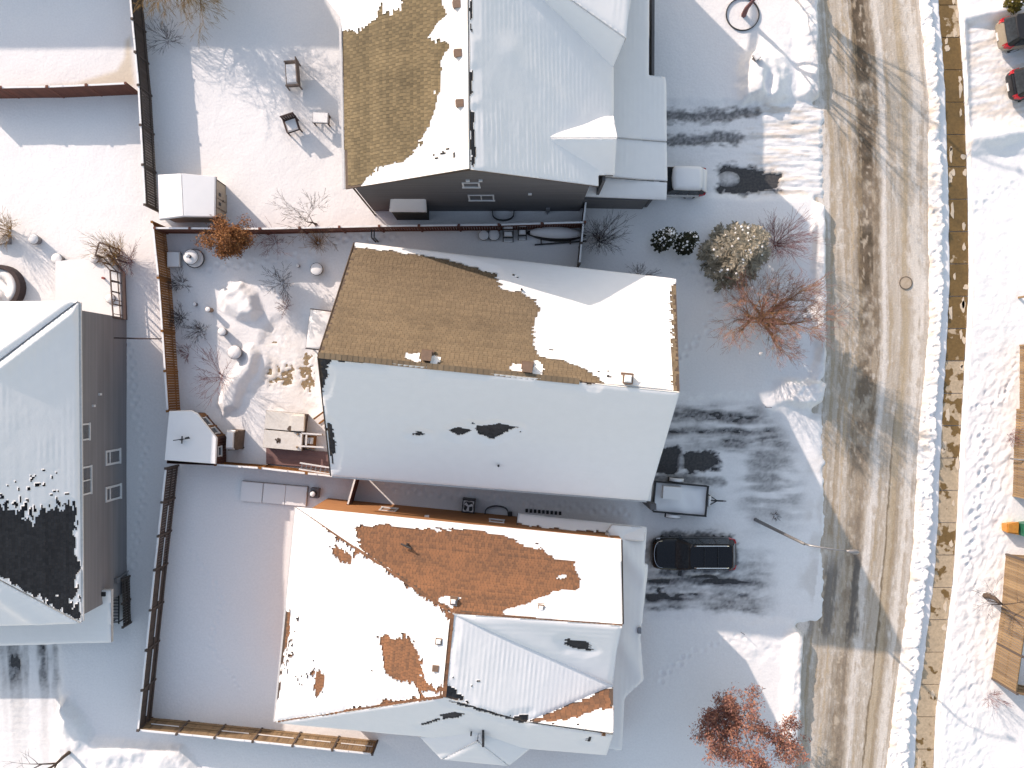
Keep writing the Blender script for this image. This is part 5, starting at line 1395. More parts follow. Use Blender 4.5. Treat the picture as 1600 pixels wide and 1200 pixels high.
for (a, b_) in (((155, 379), (149, 399)), ((155, 379), (169, 384)), ((169, 384), (190, 424))):
    m = MB(); m.beam(P(*a, 1.6), P(*b_, 1.6 if b_ != (190, 424) else 1.0), .07, .06); m.build('stair_rail', M_DKR, dD)
for px, py in ((155, 379), (169, 384), (180, 405)):
    q = P(px, py, 1.6); m = MB(); m.box((q.x, q.y, .0), (.08, .08, 1.55)); m.build('stair_post', M_DKR, dD)
m = MB(); m.beam(P(192, 424, .72), P(194, 499, .72), .1, .3); m.build('fascia', mat('deck_fascia', (.36, .25, .2), (.3, .2, .16), rough=.7), dD)
m = MB(); q = P(163, 435, .95); m.tube([q, q + Vector((0, 0, .25))], [.07, .07], 8); o_ = m.build('post_cap', mat('red_cap', (.4, .1, .08), (.3, .07, .06)), dD)
# curved wicker sofa with snow
b = G(18, 452); sf = thing('garden_sofa', 'curved dark wicker garden sofa banked with snow at the left edge', 'sofa', b)
M_WICK = mat('dark_wicker', (.075, .05, .05), (.045, .03, .032), rough=.75, scale=20, bump=.6, bscale=70)
arc = []
for k in range(15):
    a = math.radians(118 - k * 13)
    arc.append((b.x - .5 + 1.15 * math.cos(a), b.y + .05 + 1.15 * math.sin(a)))
m = MB()
secs = []
for k, (x, y) in enumerate(arc):
    nx_, ny_ = (x - b.x + .5) / 1.15, (y - b.y - .05) / 1.15
    secs.append([(x, y, -.05), (x + nx_ * .3, y + ny_ * .3, -.05), (x + nx_ * .26, y + ny_ * .26, .82), (x + nx_ * .02, y + ny_ * .02, .85)])
m.loft(secs); m.build('backrest', M_WICK, sf)
m = MB(); secs = []
for k, (x, y) in enumerate(arc[1:-1]):
    nx_, ny_ = (x - b.x + .5) / 1.15, (y - b.y - .05) / 1.15
    secs.append([(x - nx_ * .02, y - ny_ * .02, .75), (x - nx_ * .62, y - ny_ * .62, .62), (x - nx_ * .62, y - ny_ * .62, .0), (x - nx_ * .02, y - ny_ * .02, .0)])
m.loft(secs); m.build('seat_snow', M_SNOW, sf, True)
m = MB(); m.lathe([(.42, 0), (.45, .45), (.4, .6), (.05, .68)], (b.x - 1.0, b.y - .3, 0), 16); m.build('footstool_snow', M_SNOW, sf, True)
b = G(7, 375); bx = thing('planter_box', 'long planter box under snow with dry stalks at the left edge', 'planter', b)
m = MB(); m.box(b - Vector((.1, 0, .1)), (1.1, .55, .5)); m.build('box', M_GREYP, bx)
m = dome(b + Vector((-.1, 0, .38)), .62, .2, 16, 1, .5); m.build('snow_cap', M_SNOW, bx, True)
# slatted stand at the garage corner of house D
b = G(187, 947); sd2 = thing('slatted_bench', 'grey slatted bench in snow at the taupe house garage corner', 'bench', b)
for k in range(10):
    m = MB(); m.box(b + Vector((.02, .95 - k * .19, .75)), (.5, .1, .03)); m.build('slat', M_STEEL, sd2)
for x in (-.25, .3):
    m = MB(); m.beam(b + Vector((x, 1.05, .72)), b + Vector((x, -.9, .72)), .06, .06); m.build('frame', M_DARK, sd2)
for x in (-.2, .25):
    for y in (.9, -.8):
        m = MB(); m.box(b + Vector((x, y, -.1)), (.06, .06, .82)); m.build('leg', M_DARK, sd2)
f_ = fence('dark low panel fence standing by the slatted bench', [(203, 900), (205, 972)], 1.0, M_WOOD_G, snow=False, mid=False, bay=1.5)

pl_ = thing('wooden_pole', 'thin dark pole laid across the gap from the orange fence to the taupe wall', 'pole', P(215, 529, 1.8))
m = MB(); m.tube([P(178, 528, 2.2), P(215, 529, 2.0), P(252, 529.5, 1.85)], [.05, .045, .04], 7, .3); m.build('pole', M_TWIG_D, pl_)
b = G(505, 517); pt_ = thing('patio_table', 'long snow-covered patio table half hidden by the tan roof edge', 'table', b); M = local(pt_, b, -.12)
m = MB(); m.M = M; m.box((0, 0, .66), (1.55, 2.5, .06)); m.build('tabletop', M_WDK, pt_)
m = MB(); m.M = M; m.loft([[(-.76, -1.2, .72), (.76, -1.2, .72), (.76, 1.2, .72), (-.76, 1.2, .72)], [(-.72, -1.12, .86), (.72, -1.12, .86), (.72, 1.14, .86), (-.72, 1.14, .86)], [(-.5, -.9, .92), (.5, -.9, .92), (.5, .9, .92), (-.5, .9, .92)]]); m.build('snow_cap', M_SNOW, pt_, True)
for sx in (-.65, .65):
    for sy in (-1.1, 1.1):
        m = MB(); m.M = M; m.box((sx, sy, -.2), (.07, .07, .86)); m.build('leg', M_WDK, pt_)
# ------------------------------------------------------------------ things in the side passages
b = G(733, 788); ac = thing('air_conditioner', 'outdoor air conditioner with white fan grille between two houses', 'air conditioner', b)
m = MB(); m.box(b - Vector((0, 0, .15)), (.78, .82, .95), -.1); m.build('case', M_DARK, ac)
m = MB(); m.M = local(ac, b, -.1)
for a0 in (-1, 1):
    m.box((a0 * .29, 0, .79), (.07, .66, .03), 0, .4); m.box((0, a0 * .3, .79), (.5, .07, .03), 0, .4)
m.build('top_frame', M_WHITE, ac)
m = MB()
for k in range(3):
    a = k * 2.094 + .4; q = b + Vector((0, 0, .805)); d = Vector((math.cos(a), math.sin(a), 0)); e_ = Vector((-d.y, d.x, 0))
    m.prism([q + d * .05 - e_ * .05, q + d * .26 - e_ * .12, q + d * .28 + e_ * .06, q + d * .05 + e_ * .05], .015, .3)
m.lathe([(.07, 0), (.07, .03), (.02, .04)], b + Vector((0, 0, .8)), 10, .3); m.build('fan', M_WHITE, ac, kind='stuff')
m = MB(); m.lathe([(.33, 0), (.33, .02), (.29, .02), (.29, 0)], b + Vector((0, 0, .8)), 24, .3, caps=False); m.build('grille_ring', M_DARK, ac)
cn_ = thing('canoe', 'upturned canoe buried in snow against the red-brown fence', 'canoe', G(868, 370))
q = WL[cn_.name]; secs = []
for k in range(13):
    t = -1 + 2 * k / 12; w = .44 * (1 - abs(t) ** 2.2) + .02; x = q.x + t * 1.9; y = q.y - t * .08 + .12; zt = q.z + .3 + .3 * (1 - t * t)
    secs.append([(x, y - w, q.z + .2), (x, y - w * .8, zt - .08), (x, y, zt), (x, y + w * .8, zt - .08), (x, y + w, q.z + .2)])
m = MB(); m.loft(secs, closed=True); m.build('hull', M_DARK, cn_, True)
secs2 = [[(v[0], q.y + .16 + (v[1] - q.y - .12) * .88, v[2] + (.12 if i not in (0, 4) else .16)) for i, v in enumerate(s)] for s in secs[1:-1]]
m = MB(); m.loft(secs2); m.build('snow_cap', M_SNOW, cn_, True)
for sx in (-.9, .9):
    m = MB(); m.beam((q.x + sx, q.y - .5, q.z + .2), (q.x + sx, q.y + .5, q.z + .2), .08, .1); m.build('trestle', M_WOOD_G, cn_)
m = MB(); m.beam((q.x - 1.3, q.y - .52, q.z + .12), (q.x + 1.9, q.y - .3, q.z + .22), .09, .06); m.build('paddle', M_DARK, cn_)
for px, py, lab in ((794, 369, 'dark folding chair with snow strips on it, left of a pair by the fence'), (816, 366, 'dark folding chair with snow on it, right of a pair by the fence')):
    b = G(px, py); fc_ = thing('folding_chair', lab, 'chair', b)
    w = .62 if px < 800 else .5
    for sx in (-1, 1):
        m = MB(); m.beam(b + Vector((sx * w / 2, -.35, 0)), b + Vector((sx * w / 2, .35, .9)), .05, .05); m.build('side_frame', M_DARK, fc_)
        m = MB(); m.beam(b + Vector((sx * w / 2, .3, 0)), b + Vector((sx * w / 2, -.25, .5)), .05, .05); m.build('leg', M_DARK, fc_)
    m = MB(); m.box(b + Vector((0, .0, .42)), (w, .42, .05)); m.build('seat', M_DARK, fc_)
    m = MB(); m.box(b + Vector((0, .33, .6)), (w, .05, .35)); m.build('backrest', M_DARK, fc_)
    m = MB(); m.box(b + Vector((0, .03, .47)), (w * .85, .3, .12), 0, .5, .8); m.build('snow_cap', M_SNOW, fc_)
    m = MB(); m.box(b + Vector((0, .34, .95)), (w * .9, .12, .08), 0, .5, .8); m.build('back_snow', M_SNOW, fc_)
    m = MB(); m.box(b + Vector((0, -.36, .1)), (w * .9, .1, .08), 0, .5, .8); m.build('foot_snow', M_SNOW, fc_)
pot('snow-filled oval tub beside the fence, left of two tubs', 756, 369, .33, .4, M_DARK, .3, cat='tub')
pot('snow-filled round tub beside the fence, right of two tubs', 772, 368, .37, .32, M_DARK, .25, cat='tub')
gp = thing('gate_posts', 'pair of thin black gate posts below the red-brown fence', 'gate', G(589, 372))
for px in (587, 591):
    q = G(px, 378); m = MB(); m.beam(q, q + Vector((0, 0, 1.5)), .07, .07, .2); m.build('post', M_DARK, gp)
    q2 = G(px, 366); m = MB(); m.beam(q + Vector((0, 0, 1.45)), q2 + Vector((0, 0, 1.45)), .07, .07, .2); m.build('top_bar', M_DARK, gp)
gr = thing('window_grate', 'long dark grate half under snow beside the rust-roofed house', 'grate', G(852, 799))
for k in range(9):
    q = G(823 + k * 6.5, 797.5 + k * .55); m = MB(); m.box(q - Vector((0, 0, .06)), (.16, .22, .12), .0); m.build('bar', M_DARK, gr)
st_ = thing('storage_slabs', 'row of square snow-covered boxes along the fence of the lower yard', 'storage boxes', G(425, 770))
for k, (px, w) in enumerate(((395, 1.35), (430, 1.4), (464, 1.35))):
    q = G(px, 768 + k * 3); m = MB(); m.box(q - Vector((0, 0, .1)), (w, 1.25, .2), -.09); bx_ = m.build('box', M_WOOD_G, st_)
    m = MB(); m.box(q + Vector((0, 0, .1)), (w * .995, 1.24, .16), -.09, .5, .96); m.build('snow_cap', M_SNOW, bx_)
b = G(494, 769); ur = thing('urn', 'dark urn with snow at the end of the box row', 'planter', b)
m = MB(); m.box(b, (.5, .6, .5), -.1); m.build('base', M_GREYP, ur); m = MB(); m.lathe([(.16, 0), (.22, .3), (.18, .4)], b + Vector((0, 0, .5)), 12); m.build('bowl', M_DARK, ur); dome(b + Vector((0, 0, .82)), .2, .14).build('snow_cap', M_SNOW, ur, True)

# ------------------------------------------------------------------ street lamp
lp = thing('street_lamp', 'grey street lamp leaning its arm over the road', 'street lamp', G(1180, 812))
bs = WL[lp.name]
top = P(1257, 850, 7.9)
m = MB(); m.tube([bs - Vector((0, 0, .3)), bs + (top - bs) * .33, bs + (top - bs) * .66, top], [.115, .1, .085, .075], 10); m.build('pole', mat('lamp_pole', (.2, .2, .205), (.15, .15, .155), rough=.5, metal=.3), lp, True)
tip = P(1325, 861, 8.5)
m = MB(); pts = [top - Vector((0, 0, .1)), top + (tip - top) * .1 + Vector((0, 0, .22)), top + (tip - top) * .5 + Vector((0, 0, .28)), tip]; m.tube(pts, [.055, .05, .045, .04], 8); m.build('arm', M_STEEL, lp, True)
d = (tip - top).normalized(); nrm = Vector((-d.y, d.x, 0)).normalized()
m = MB(); secs = []
for t, w, hh in ((-.1, .05, .06), (.05, .09, .1), (.3, .15, .13), (.5, .12, .1), (.58, .05, .06)):
    c = tip + Vector((d.x, d.y, 0)).normalized() * t; secs.append([c + nrm * w, c + Vector((0, 0, hh)), c - nrm * w, c - Vector((0, 0, hh * .5))])
m.loft(secs); m.build('lamp_head', M_STEEL, lp, True)
m = MB(); c = tip + Vector((d.x, d.y, 0)).normalized() * .28; m.lathe([(.1, -.12), (.12, -.06)], c, 10); m.build('lens', M_GLASS, lp)
l2 = thing('street_lamp', 'street lamp standing out of view beyond the top of the road', 'street lamp', G(1178, -82))
b2 = WL[l2.name]
m = MB(); m.tube([b2 - Vector((0, 0, .3)), b2 + Vector((.25, .1, 7.9))], [.115, .075], 10); m.build('pole', M_STEEL, l2)
m = MB(); m.tube([b2 + Vector((.25, .1, 7.8)), b2 + Vector((1.4, .0, 8.3)), b2 + Vector((2.7, -.1, 8.5))], [.055, .05, .04], 8); m.build('arm', M_STEEL, l2)
m = MB(); m.lathe([(.05, 0), (.2, .06), (.16, .18), (.02, .24)], b2 + Vector((2.8, -.1, 8.4)), 10); m.build('lamp_head', M_STEEL, l2)

# small things on the front lawns
b = G(1179, 93); gl = thing('garden_light', 'small white square lantern in the snow near the tree ring', 'garden light', b)
m = MB(); m.box(b - Vector((0, 0, .1)), (.26, .26, .5), .6); m.build('post', M_GREYP, gl); m = MB(); m.box(b + Vector((0, 0, .4)), (.4, .4, .05), .6); m.build('cap', M_DARK, gl); m = MB(); m.box(b + Vector((0, 0, .45)), (.37, .37, .14), .6, .5, .9); m.build('snow_cap', M_SNOW, gl)
b = G(1160, 23); tr_ = thing('tree_ring', 'dark ring edging round the thin tree at the top', 'edging', b)
m = MB(); ring = [(b.x + 1.02 * math.cos(2 * math.pi * k / 40), b.y + 1.0 * math.sin(2 * math.pi * k / 40), ) for k in range(41)]
for k in range(40): m.beam((ring[k][0], ring[k][1], b.z + .03), (ring[k + 1][0], ring[k + 1][1], b.z + .03), .05, .14, .3)
m.build('edging', M_DARK, tr_)
mk = thing('marker_stick', 'thin driveway marker stick near the corner snow heap', 'marker stick', G(1196, 636))
q = WL[mk.name]; m = MB(); m.tube([q, q + Vector((.1, 0, .9))], [.02, .015], 5); m.build('stick', M_TWIG_R, mk)
mk = thing('marker_stick', 'thin dark stick in the lit snow patch left of the lower tree', 'marker stick', G(1158, 988))
q = WL[mk.name]; m = MB(); m.tube([q, q + Vector((.05, .05, .6))], [.02, .015], 5); m.build('stick', M_DARK, mk)

# ------------------------------------------------------------------ across the street
M_GREENB = mat('green_plastic', (.02, .17, .1), (.015, .12, .075), rough=.4)
M_ORANB = mat('orange_plastic', (.6, .27, .045), (.48, .2, .04), rough=.5)
b = G(1588, 824); gb_ = thing('wheelie_bin', 'green wheeled bin cut by the right edge', 'bin', b)
m = MB(); m.box(b - Vector((-.25, 0, .1)), (.6, .72, 1.0), .1, .4, 1.1); m.build('body', M_GREENB, gb_); m = MB(); m.box(b + Vector((.25, 0, .9)), (.7, .82, .08), .1, .2, .9); m.build('lid', M_GREENB, gb_)
for sy in (-.3, .3):
    m = MB(); m.tube([b + Vector((.55, sy - .04, .02)), b + Vector((.55, sy + .04, .02))], [.12, .12], 10); m.build('wheel', M_DARK, gb_)
b = G(1572, 823); ob = thing('recycling_box', 'bright orange plastic box standing left of the green bin', 'box', b)
m = MB(); m.loft([[(b.x - .25, b.y - .2, b.z - .1), (b.x + .3, b.y - .3, b.z - .1), (b.x + .3, b.y + .3, b.z - .1), (b.x - .25, b.y + .22, b.z - .1)], [(b.x - .32, b.y - .26, b.z + .6), (b.x + .42, b.y - .4, b.z + .6), (b.x + .42, b.y + .4, b.z + .6), (b.x - .32, b.y + .28, b.z + .6)]]); m.build('body', M_ORANB, ob)
m = MB(); m.box(b + Vector((.05, .0, .6)), (.62, .5, .05), -.1); m.build('lid', M_ORANB, ob)
b = G(1592, 465); bh = thing('bird_table', 'snow-topped bird table on a wooden post at the right edge', 'bird table', b)
m = MB(); m.box(b - Vector((0, 0, .2)), (.12, .12, 1.3)); m.build('post', M_WOOD_T, bh); m = MB(); m.box(b + Vector((0, 0, 1.1)), (.6, .6, .06)); m.build('table', M_WOOD_T, bh); dome(b + Vector((0, 0, 1.15)), .36, .3).build('snow_cap', M_SNOW, bh, True)
for a in (.6, -.6):
    m = MB(); m.beam(b + Vector((0, 0, .6)), b + Vector((.3, a * .6, 1.1)), .05, .05); m.build('brace', M_WOOD_T, bh)
pp = thing('handrail', 'short metal handrail crossing the tan fence on the right edge', 'handrail', G(1585, 716))
q = WL[pp.name]; m = MB(); m.tube([q + Vector((-.35, 0, .2)), q + Vector((-.3, 0, .9)), q + Vector((.1, 0, 1.1)), q + Vector((2.0, 0, 1.15))], [.06] * 4, 8); m.build('rail', M_STEEL, pp)
# ------------------------------------------------------------------ vehicles
def paint(name, c, rough=.25):
    return mat(name, c, tuple(x * .9 for x in c), rough=rough, spec=.3, coat=.25)
M_BLACKP = paint('black_paint', (.012, .012, .014)); M_BEIGEP = paint('beige_paint', (.33, .28, .21)); M_REDP = paint('red_paint', (.32, .02, .02)); M_WHITEP = paint('white_car_paint', (.7, .7, .7))
M_CHROME = mat('chrome', (.7, .7, .72), (.6, .6, .62), rough=.15, metal=.9)
M_TYRE = mat('tyre', (.02, .02, .02), (.03, .03, .03), rough=.9)
M_TAIL = mat('tail_lamp', (.5, .02, .03), (.4, .015, .02), rough=.2)
M_HEADL = mat('head_lamp', (.6, .62, .65), (.5, .52, .55), rough=.1)
M_BLKTRIM = mat('black_trim', (.02, .02, .022), (.028, .028, .03), rough=.35)
def car(label, cx, cy, rz, L, W, H, pm, roofm=None, rails=True, bonnet=1.45, rear=.15, snow=False, z0=.05, group=None):
    b = Vector((cx, cy, z0)); t = thing('parked_car', label, 'car', b, group)
    M = Matrix.Translation(b) @ Matrix.Rotation(rz, 4, 'Z')
    hl, hw = L / 2, W / 2; belt = .62 * H
    def part(name, m, mt, par=None, sm=False): return m.build(name, mt, par or t, sm)
    st = [(hl, .55, .56), (hl - .03, .72, .7), (hl - .12, .86, .79), (hl - .35, .95, .86), (hl - .8, .985, .9), (hl - bonnet + .15, 1, .965), (hl - bonnet - .1, 1, 1), (0, 1, 1.0), (-hl + .9, 1, 1.0), (-hl + .4, .97, .99), (-hl + .13, .9, .96), (-hl + .03, .8, .9), (-hl, .66, .8)]
    secs = []
    for x, kw, kz in st:
        w = hw * kw; zt = belt * kz; zb = .24 if abs(x) < hl - .2 else .34
        secs.append([(x, -w * .9, zb), (x, -w * .99, zb + .12), (x, -w, zt * .62), (x, -w * .985, zt * .86), (x, -w * .93, zt * .97), (x, -w * .75, zt), (x, 0, zt + .025), (x, w * .75, zt), (x, w * .93, zt * .97), (x, w * .985, zt * .86), (x, w, zt * .62), (x, w * .99, zb + .12), (x, w * .9, zb)])
    m = MB(); m.M = M; m.loft(secs); body = part('body', m, pm, None, True)
    # cabin: base and roof outlines
    xb0, xb1 = hl - bonnet + .05, -hl + rear; xt0, xt1 = xb0 - .75, xb1 + .32
    wb, wt = hw * .93, hw * .74; zb, zt = belt - .02, H - .03
    def ring(x0, x1, w, z, r):
        return [(x0 - r, -w, z), (x0, -w + r * 1.6, z), (x0 + .04, 0, z), (x0, w - r * 1.6, z), (x0 - r, w, z), ((x0 + x1) / 2, w * 1.02, z), (x1 + r, w, z), (x1, w - r, z), (x1 - .03, 0, z), (x1, -w + r, z), (x1 + r, -w, z), ((x0 + x1) / 2, -w * 1.02, z)]
    m = MB(); m.M = M; m.loft([ring(xb0, xb1, wb, zb, .12), ring(xt0 + .02, xt1 - .02, wt + .015, zt, .12)]); part('cabin', m, M_BLKTRIM)
    m = MB(); m.M = M
    m.loft([ring(xt0 + .03, xt1 - .05, wt + .03, zt - .015, .13), ring(xt0 - .02, xt1, wt, zt + .025, .13), ring(xt0 - .2, xt1 + .2, wt * .8, H, .1)])
    roof = part('roof', m, roofm or pm)
    e = .012
    def glass(name, q4, par=None):
        m = MB(); m.M = M; m.poly(q4); return part(name, m, M_GLASS, par)
    def lerp(a, b, k): return tuple(a[i] + (b[i] - a[i]) * k for i in range(3))
    def panel(name, bl, br, tr, tl, n):
        c = [lerp(bl, tl, .06), lerp(br, tr, .06), lerp(br, tr, .93), lerp(bl, tl, .93)]
        c = [(q[0] + n[0], q[1] + n[1], q[2] + n[2]) for q in c]
        return glass(name, c)
    panel('windshield', (xb0 + .0, -wb * .9, zb), (xb0 + .0, wb * .9, zb), (xt0, wt * .92, zt), (xt0, -wt * .92, zt), (.055, 0, .03))
    panel('rear_window', (xb1, wb * .82, zb), (xb1, -wb * .82, zb), (xt1, -wt * .88, zt), (xt1, wt * .88, zt), (-.05, 0, .02))
    for s in (-1, 1):
        nw = 2
        for k in range(3):
            xa, xc = xb0 - .35 - (xb0 - xb1 - .6) * k / 3, xb0 - .35 - (xb0 - xb1 - .6) * (k + 1) / 3 + .08
            ta, tc = xt0 - .08 - (xt0 - xt1 - .2) * k / 3, xt0 - .08 - (xt0 - xt1 - .2) * (k + 1) / 3 + .07
            q = [(xa, s * wb, zb), (xc, s * wb, zb), (tc, s * wt, zt), (ta, s * wt, zt)]
            if s > 0: q = q[::-1]
            c4 = [q[0], q[1], q[2], q[3]]
            c = [(v[0], v[1] + s * .035, v[2] * .985 + .01) for v in c4]
            glass('side_window', c)
        if rails:
            m = MB(); m.M = M; m.tube([(xt0 - .25, s * wt * .88, H - .01), (xt0 - .35, s * wt * .9, H + .06), (xt1 + .35, s * wt * .9, H + .06), (xt1 + .22, s * wt * .88, H)], [.028] * 4, 6); part('roof_rail', m, M_CHROME)
        m = MB(); m.M = M; m.loft([[(xb0 - .2, s * hw * .97, belt), (xb0 - .38, s * hw * .97, belt), (xb0 - .38, s * hw * .97, belt + .12), (xb0 - .2, s * hw * .97, belt + .12)], [(xb0 - .1, s * (hw + .24), belt + .02), (xb0 - .28, s * (hw + .26), belt + .02), (xb0 - .28, s * (hw + .26), belt + .2), (xb0 - .1, s * (hw + .24), belt + .2)]]); part('wing_mirror', m, M_BLKTRIM)
        m = MB(); m.M = M; m.loft([[(hl - .06, s * hw * .55, belt * .58), (hl - .06, s * hw * .55, belt * .74), (hl - .2, s * hw * .6, belt * .8), (hl - .2, s * hw * .6, belt * .56)], [(hl - .3, s * hw * .95, belt * .6), (hl - .3, s * hw * .95, belt * .76), (hl - .5, s * hw * .965, belt * .82), (hl - .5, s * hw * .97, belt * .62)]]); part('headlight', m, M_HEADL)
        m = MB(); m.M = M; m.loft([[(-hl - .01, s * hw * .68, belt * .7), (-hl + .02, s * hw * .68, belt * .95), (-hl + .14, s * hw * .66, belt * 1.02), (-hl + .1, s * hw * .7, belt * .7)], [(-hl + .08, s * hw * .9, belt * .7), (-hl + .1, s * hw * .92, belt * .95), (-hl + .5, s * hw * .965, belt * 1.03), (-hl + .45, s * hw * 1.0, belt * .7)]]); part('taillight', m, M_TAIL)
        for x in (hl - .95, -hl + .95):
            m = MB(); m.M = M; y = s * (hw - .12); m.tube([(x, y - .11, .34), (x, y + .11, .34)], [.35, .35], 18); w_ = part('wheel', m, M_TYRE)
            m = MB(); m.M = M; y2 = s * (hw - .005); m.tube([(x, y2 - .012, .34), (x, y2 + .012, .34)], [.22, .2], 12); part('rim', m, M_CHROME, w_)
    if rails:
        for k in (1, 2):
            x = xt0 + (xt1 - xt0) * (k + .05) / 3.1; m = MB(); m.M = M; m.beam((x, -wt * .9, H + .05), (x, wt * .9, H + .05), .05, .03); part('cross_bar', m, M_BLKTRIM)
    # bright line round the bonnet edge
    m = MB(); m.M = M; pts = []
    for k in range(13):
        a = math.pi * (k / 12 - .5); pts.append((hl - .62 + .5 * math.cos(a) ** .7 if abs(math.cos(a)) > 1e-6 else hl - .62, hw * .82 * math.sin(a), belt * (.84 + .07 * (1 - math.cos(a)))))
    m.tube(pts, [.016] * 13, 5); part('bonnet_trim', m, M_CHROME)
    m = MB(); m.M = M; m.box((-hl - .02, 0, .42), (.06, .5, .12)); part('number_plate', m, M_WHITE)
    if snow:
        m = MB(); m.M = M; m.loft([ring(xt0 + .0, xt1 - .0, wt + .06, zt + .0, .1), ring(xt0 - .0, xt1 + .0, wt + .03, H + .12, .12), ring(xt0 - .25, xt1 + .25, wt * .75, H + .2, .1)]); part('roof_snow', m, M_SNOW, None, True)
        m = MB(); m.M = M; m.loft([[(hl - .06, -.6, belt * .8), (hl - .06, .6, belt * .8), (hl - .1, .5, belt * .93), (hl - .1, -.5, belt * .93)], [(hl - bonnet, -hw * .9, belt * .95), (hl - bonnet, hw * .9, belt * .95), (hl - bonnet, hw * .8, belt * 1.12), (hl - bonnet, -hw * .8, belt * 1.12)]]); part('bonnet_snow', m, M_SNOW, None, True)
        m = MB(); m.M = M; m.loft([[(xt1 + .06, -wt * 1.02, zt + .06), (xt1 + .06, wt * 1.02, zt + .06), (xt1 + .02, wt * .9, H + .12), (xt1 + .02, -wt * .9, H + .12)], [(-hl + .0, -hw * .8, belt * .9), (-hl + .0, hw * .8, belt * .9), (-hl + .06, hw * .7, belt * 1.08), (-hl + .06, -hw * .7, belt * 1.08)]]); part('tailgate_snow', m, M_SNOW, None, True)
    return t
car('black SUV with silver roof rails parked in the shaded driveway', 11.17, -10.42, math.pi, 5.15, 2.0, 1.78, M_BLACKP)
car('snow-covered white car with a red tail light by the topmost garage', 9.75, 12.45, math.pi - .02, 4.4, 1.78, 1.6, M_WHITEP, rails=False, snow=True)
car('beige SUV with dark roof, rear facing the road, in the top right corner', 32.35, 21.85, .16, 4.7, 1.95, 1.75, M_BEIGEP, M_BLKTRIM, rails=False)
car('black car with bright red tail lights, rear facing the road, below the beige SUV', 32.95, 18.75, .17, 4.6, 1.9, 1.65, M_BLACKP, M_BLKTRIM, rails=False)

# utility trailer
b = Vector((10.35, -7.05, .05)); tr = thing('utility_trailer', 'open utility trailer filled with snow beside the bare asphalt patch', 'trailer', b)
M = Matrix.Translation(b) @ Matrix.Rotation(-.09, 4, 'Z')
def tp(name, fn, mt, par=None, sm=False, kind=None):
    m = MB(); m.M = M; fn(m); return m.build(name, mt, par or tr, sm, kind)
tl, tw = 1.62, .92
tp('bed', lambda m: m.box((0, 0, .45), (2 * tl, 2 * tw, .08)), M_DARK)
for s in (-1, 1):
    tp('side_panel', lambda m: m.box((0, s * tw, .5), (2 * tl, .045, .42)), M_DARK)
    tp('top_rail', lambda m: m.box((0, s * tw, .92), (2 * tl + .06, .075, .06)), M_DARK)
    tp('end_panel', lambda m: m.box((s * tl, 0, .5), (.06, 2 * tw, .44)), M_DARK)
    w_ = tp('wheel', lambda m: m.tube([(-.3, s * (tw + .2) - .1, .33), (-.3, s * (tw + .2) + .1, .33)], [.33, .33], 16), M_TYRE)
    def fend(m):
        secs = []
        for k in range(9):
            a = math.pi * k / 8; secs.append([(-.3 + .5 * math.cos(a), s * (tw + .05), .36 + .42 * math.sin(a)), (-.3 + .5 * math.cos(a), s * (tw + .34), .36 + .42 * math.sin(a)), (-.3 + .47 * math.cos(a), s * (tw + .34), .34 + .4 * math.sin(a)), (-.3 + .47 * math.cos(a), s * (tw + .05), .34 + .4 * math.sin(a))])
        m.loft(secs)
    tp('fender', fend, M_DARK)
    def fsn(m):
        secs = []
        for k in range(7):
            a = math.pi * (.16 + .68 * k / 6); hh = .1 * math.sin(math.pi * (k + .4) / 6.8)
            secs.append([(-.3 + .51 * math.cos(a), s * (tw + .07), .37 + .42 * math.sin(a)), (-.3 + .51 * math.cos(a), s * (tw + .32), .37 + .42 * math.sin(a)), (-.3 + .5 * math.cos(a), s * (tw + .27), .39 + .42 * math.sin(a) + hh), (-.3 + .5 * math.cos(a), s * (tw + .1), .39 + .42 * math.sin(a) + hh)])
        m.loft(secs)
    tp('fender_snow', fsn, M_SNOW, None, True)
def bsnow(m):
    n = 14; V = []; Fq = []
    for i in range(n + 1):
        for j in range(n + 1):
            x = -tl + .05 + (2 * tl - .1) * i / n; y = -tw + .04 + (2 * tw - .08) * j / n
            ed = min(i, n - i, j, n - j) / n
            V.append((x, y, .74 + .05 * min(1, ed * 5) + .03 * math.sin(i * .9 + j * .5)))
    for i in range(n):
        for j in range(n):
            a = i * (n + 1) + j; Fq.append((a, a + n + 1, a + n + 2, a + 1))
    m.add(V, Fq, .5)
tp('bed_snow', bsnow, M_SNOW, None, True)
def crate(m): m.box((-.62, .35, .5), (1.15, .78, .5), .02, .5)
tp('snow_block', lambda m: m.box((-.62, .35, .6), (1.15, .78, .62), .02, .5, .97), M_SNOW)
tp('drawbar', lambda m: m.beam((tl, 0, .42), (tl + 1.15, .05, .4), .09, .08), M_DARK)
for s in (-1, 1): tp('drawbar_strut', lambda m: m.beam((tl, s * .45, .42), (tl + .75, .03, .41), .06, .06), M_DARK)
tp('coupling', lambda m: m.tube([(tl + 1.1, .05, .4), (tl + 1.3, .06, .42)], [.06, .04], 8), M_STEEL)
tp('jockey_snow', lambda m: m.loft([[(tl + .14, -.4, .42), (tl + .3, -.38, .42), (tl + .28, -.3, .6), (tl + .16, -.3, .6)], [(tl + .12, .32, .42), (tl + .34, .32, .42), (tl + .3, .24, .62), (tl + .14, .24, .62)]]), M_SNOW, None, True)

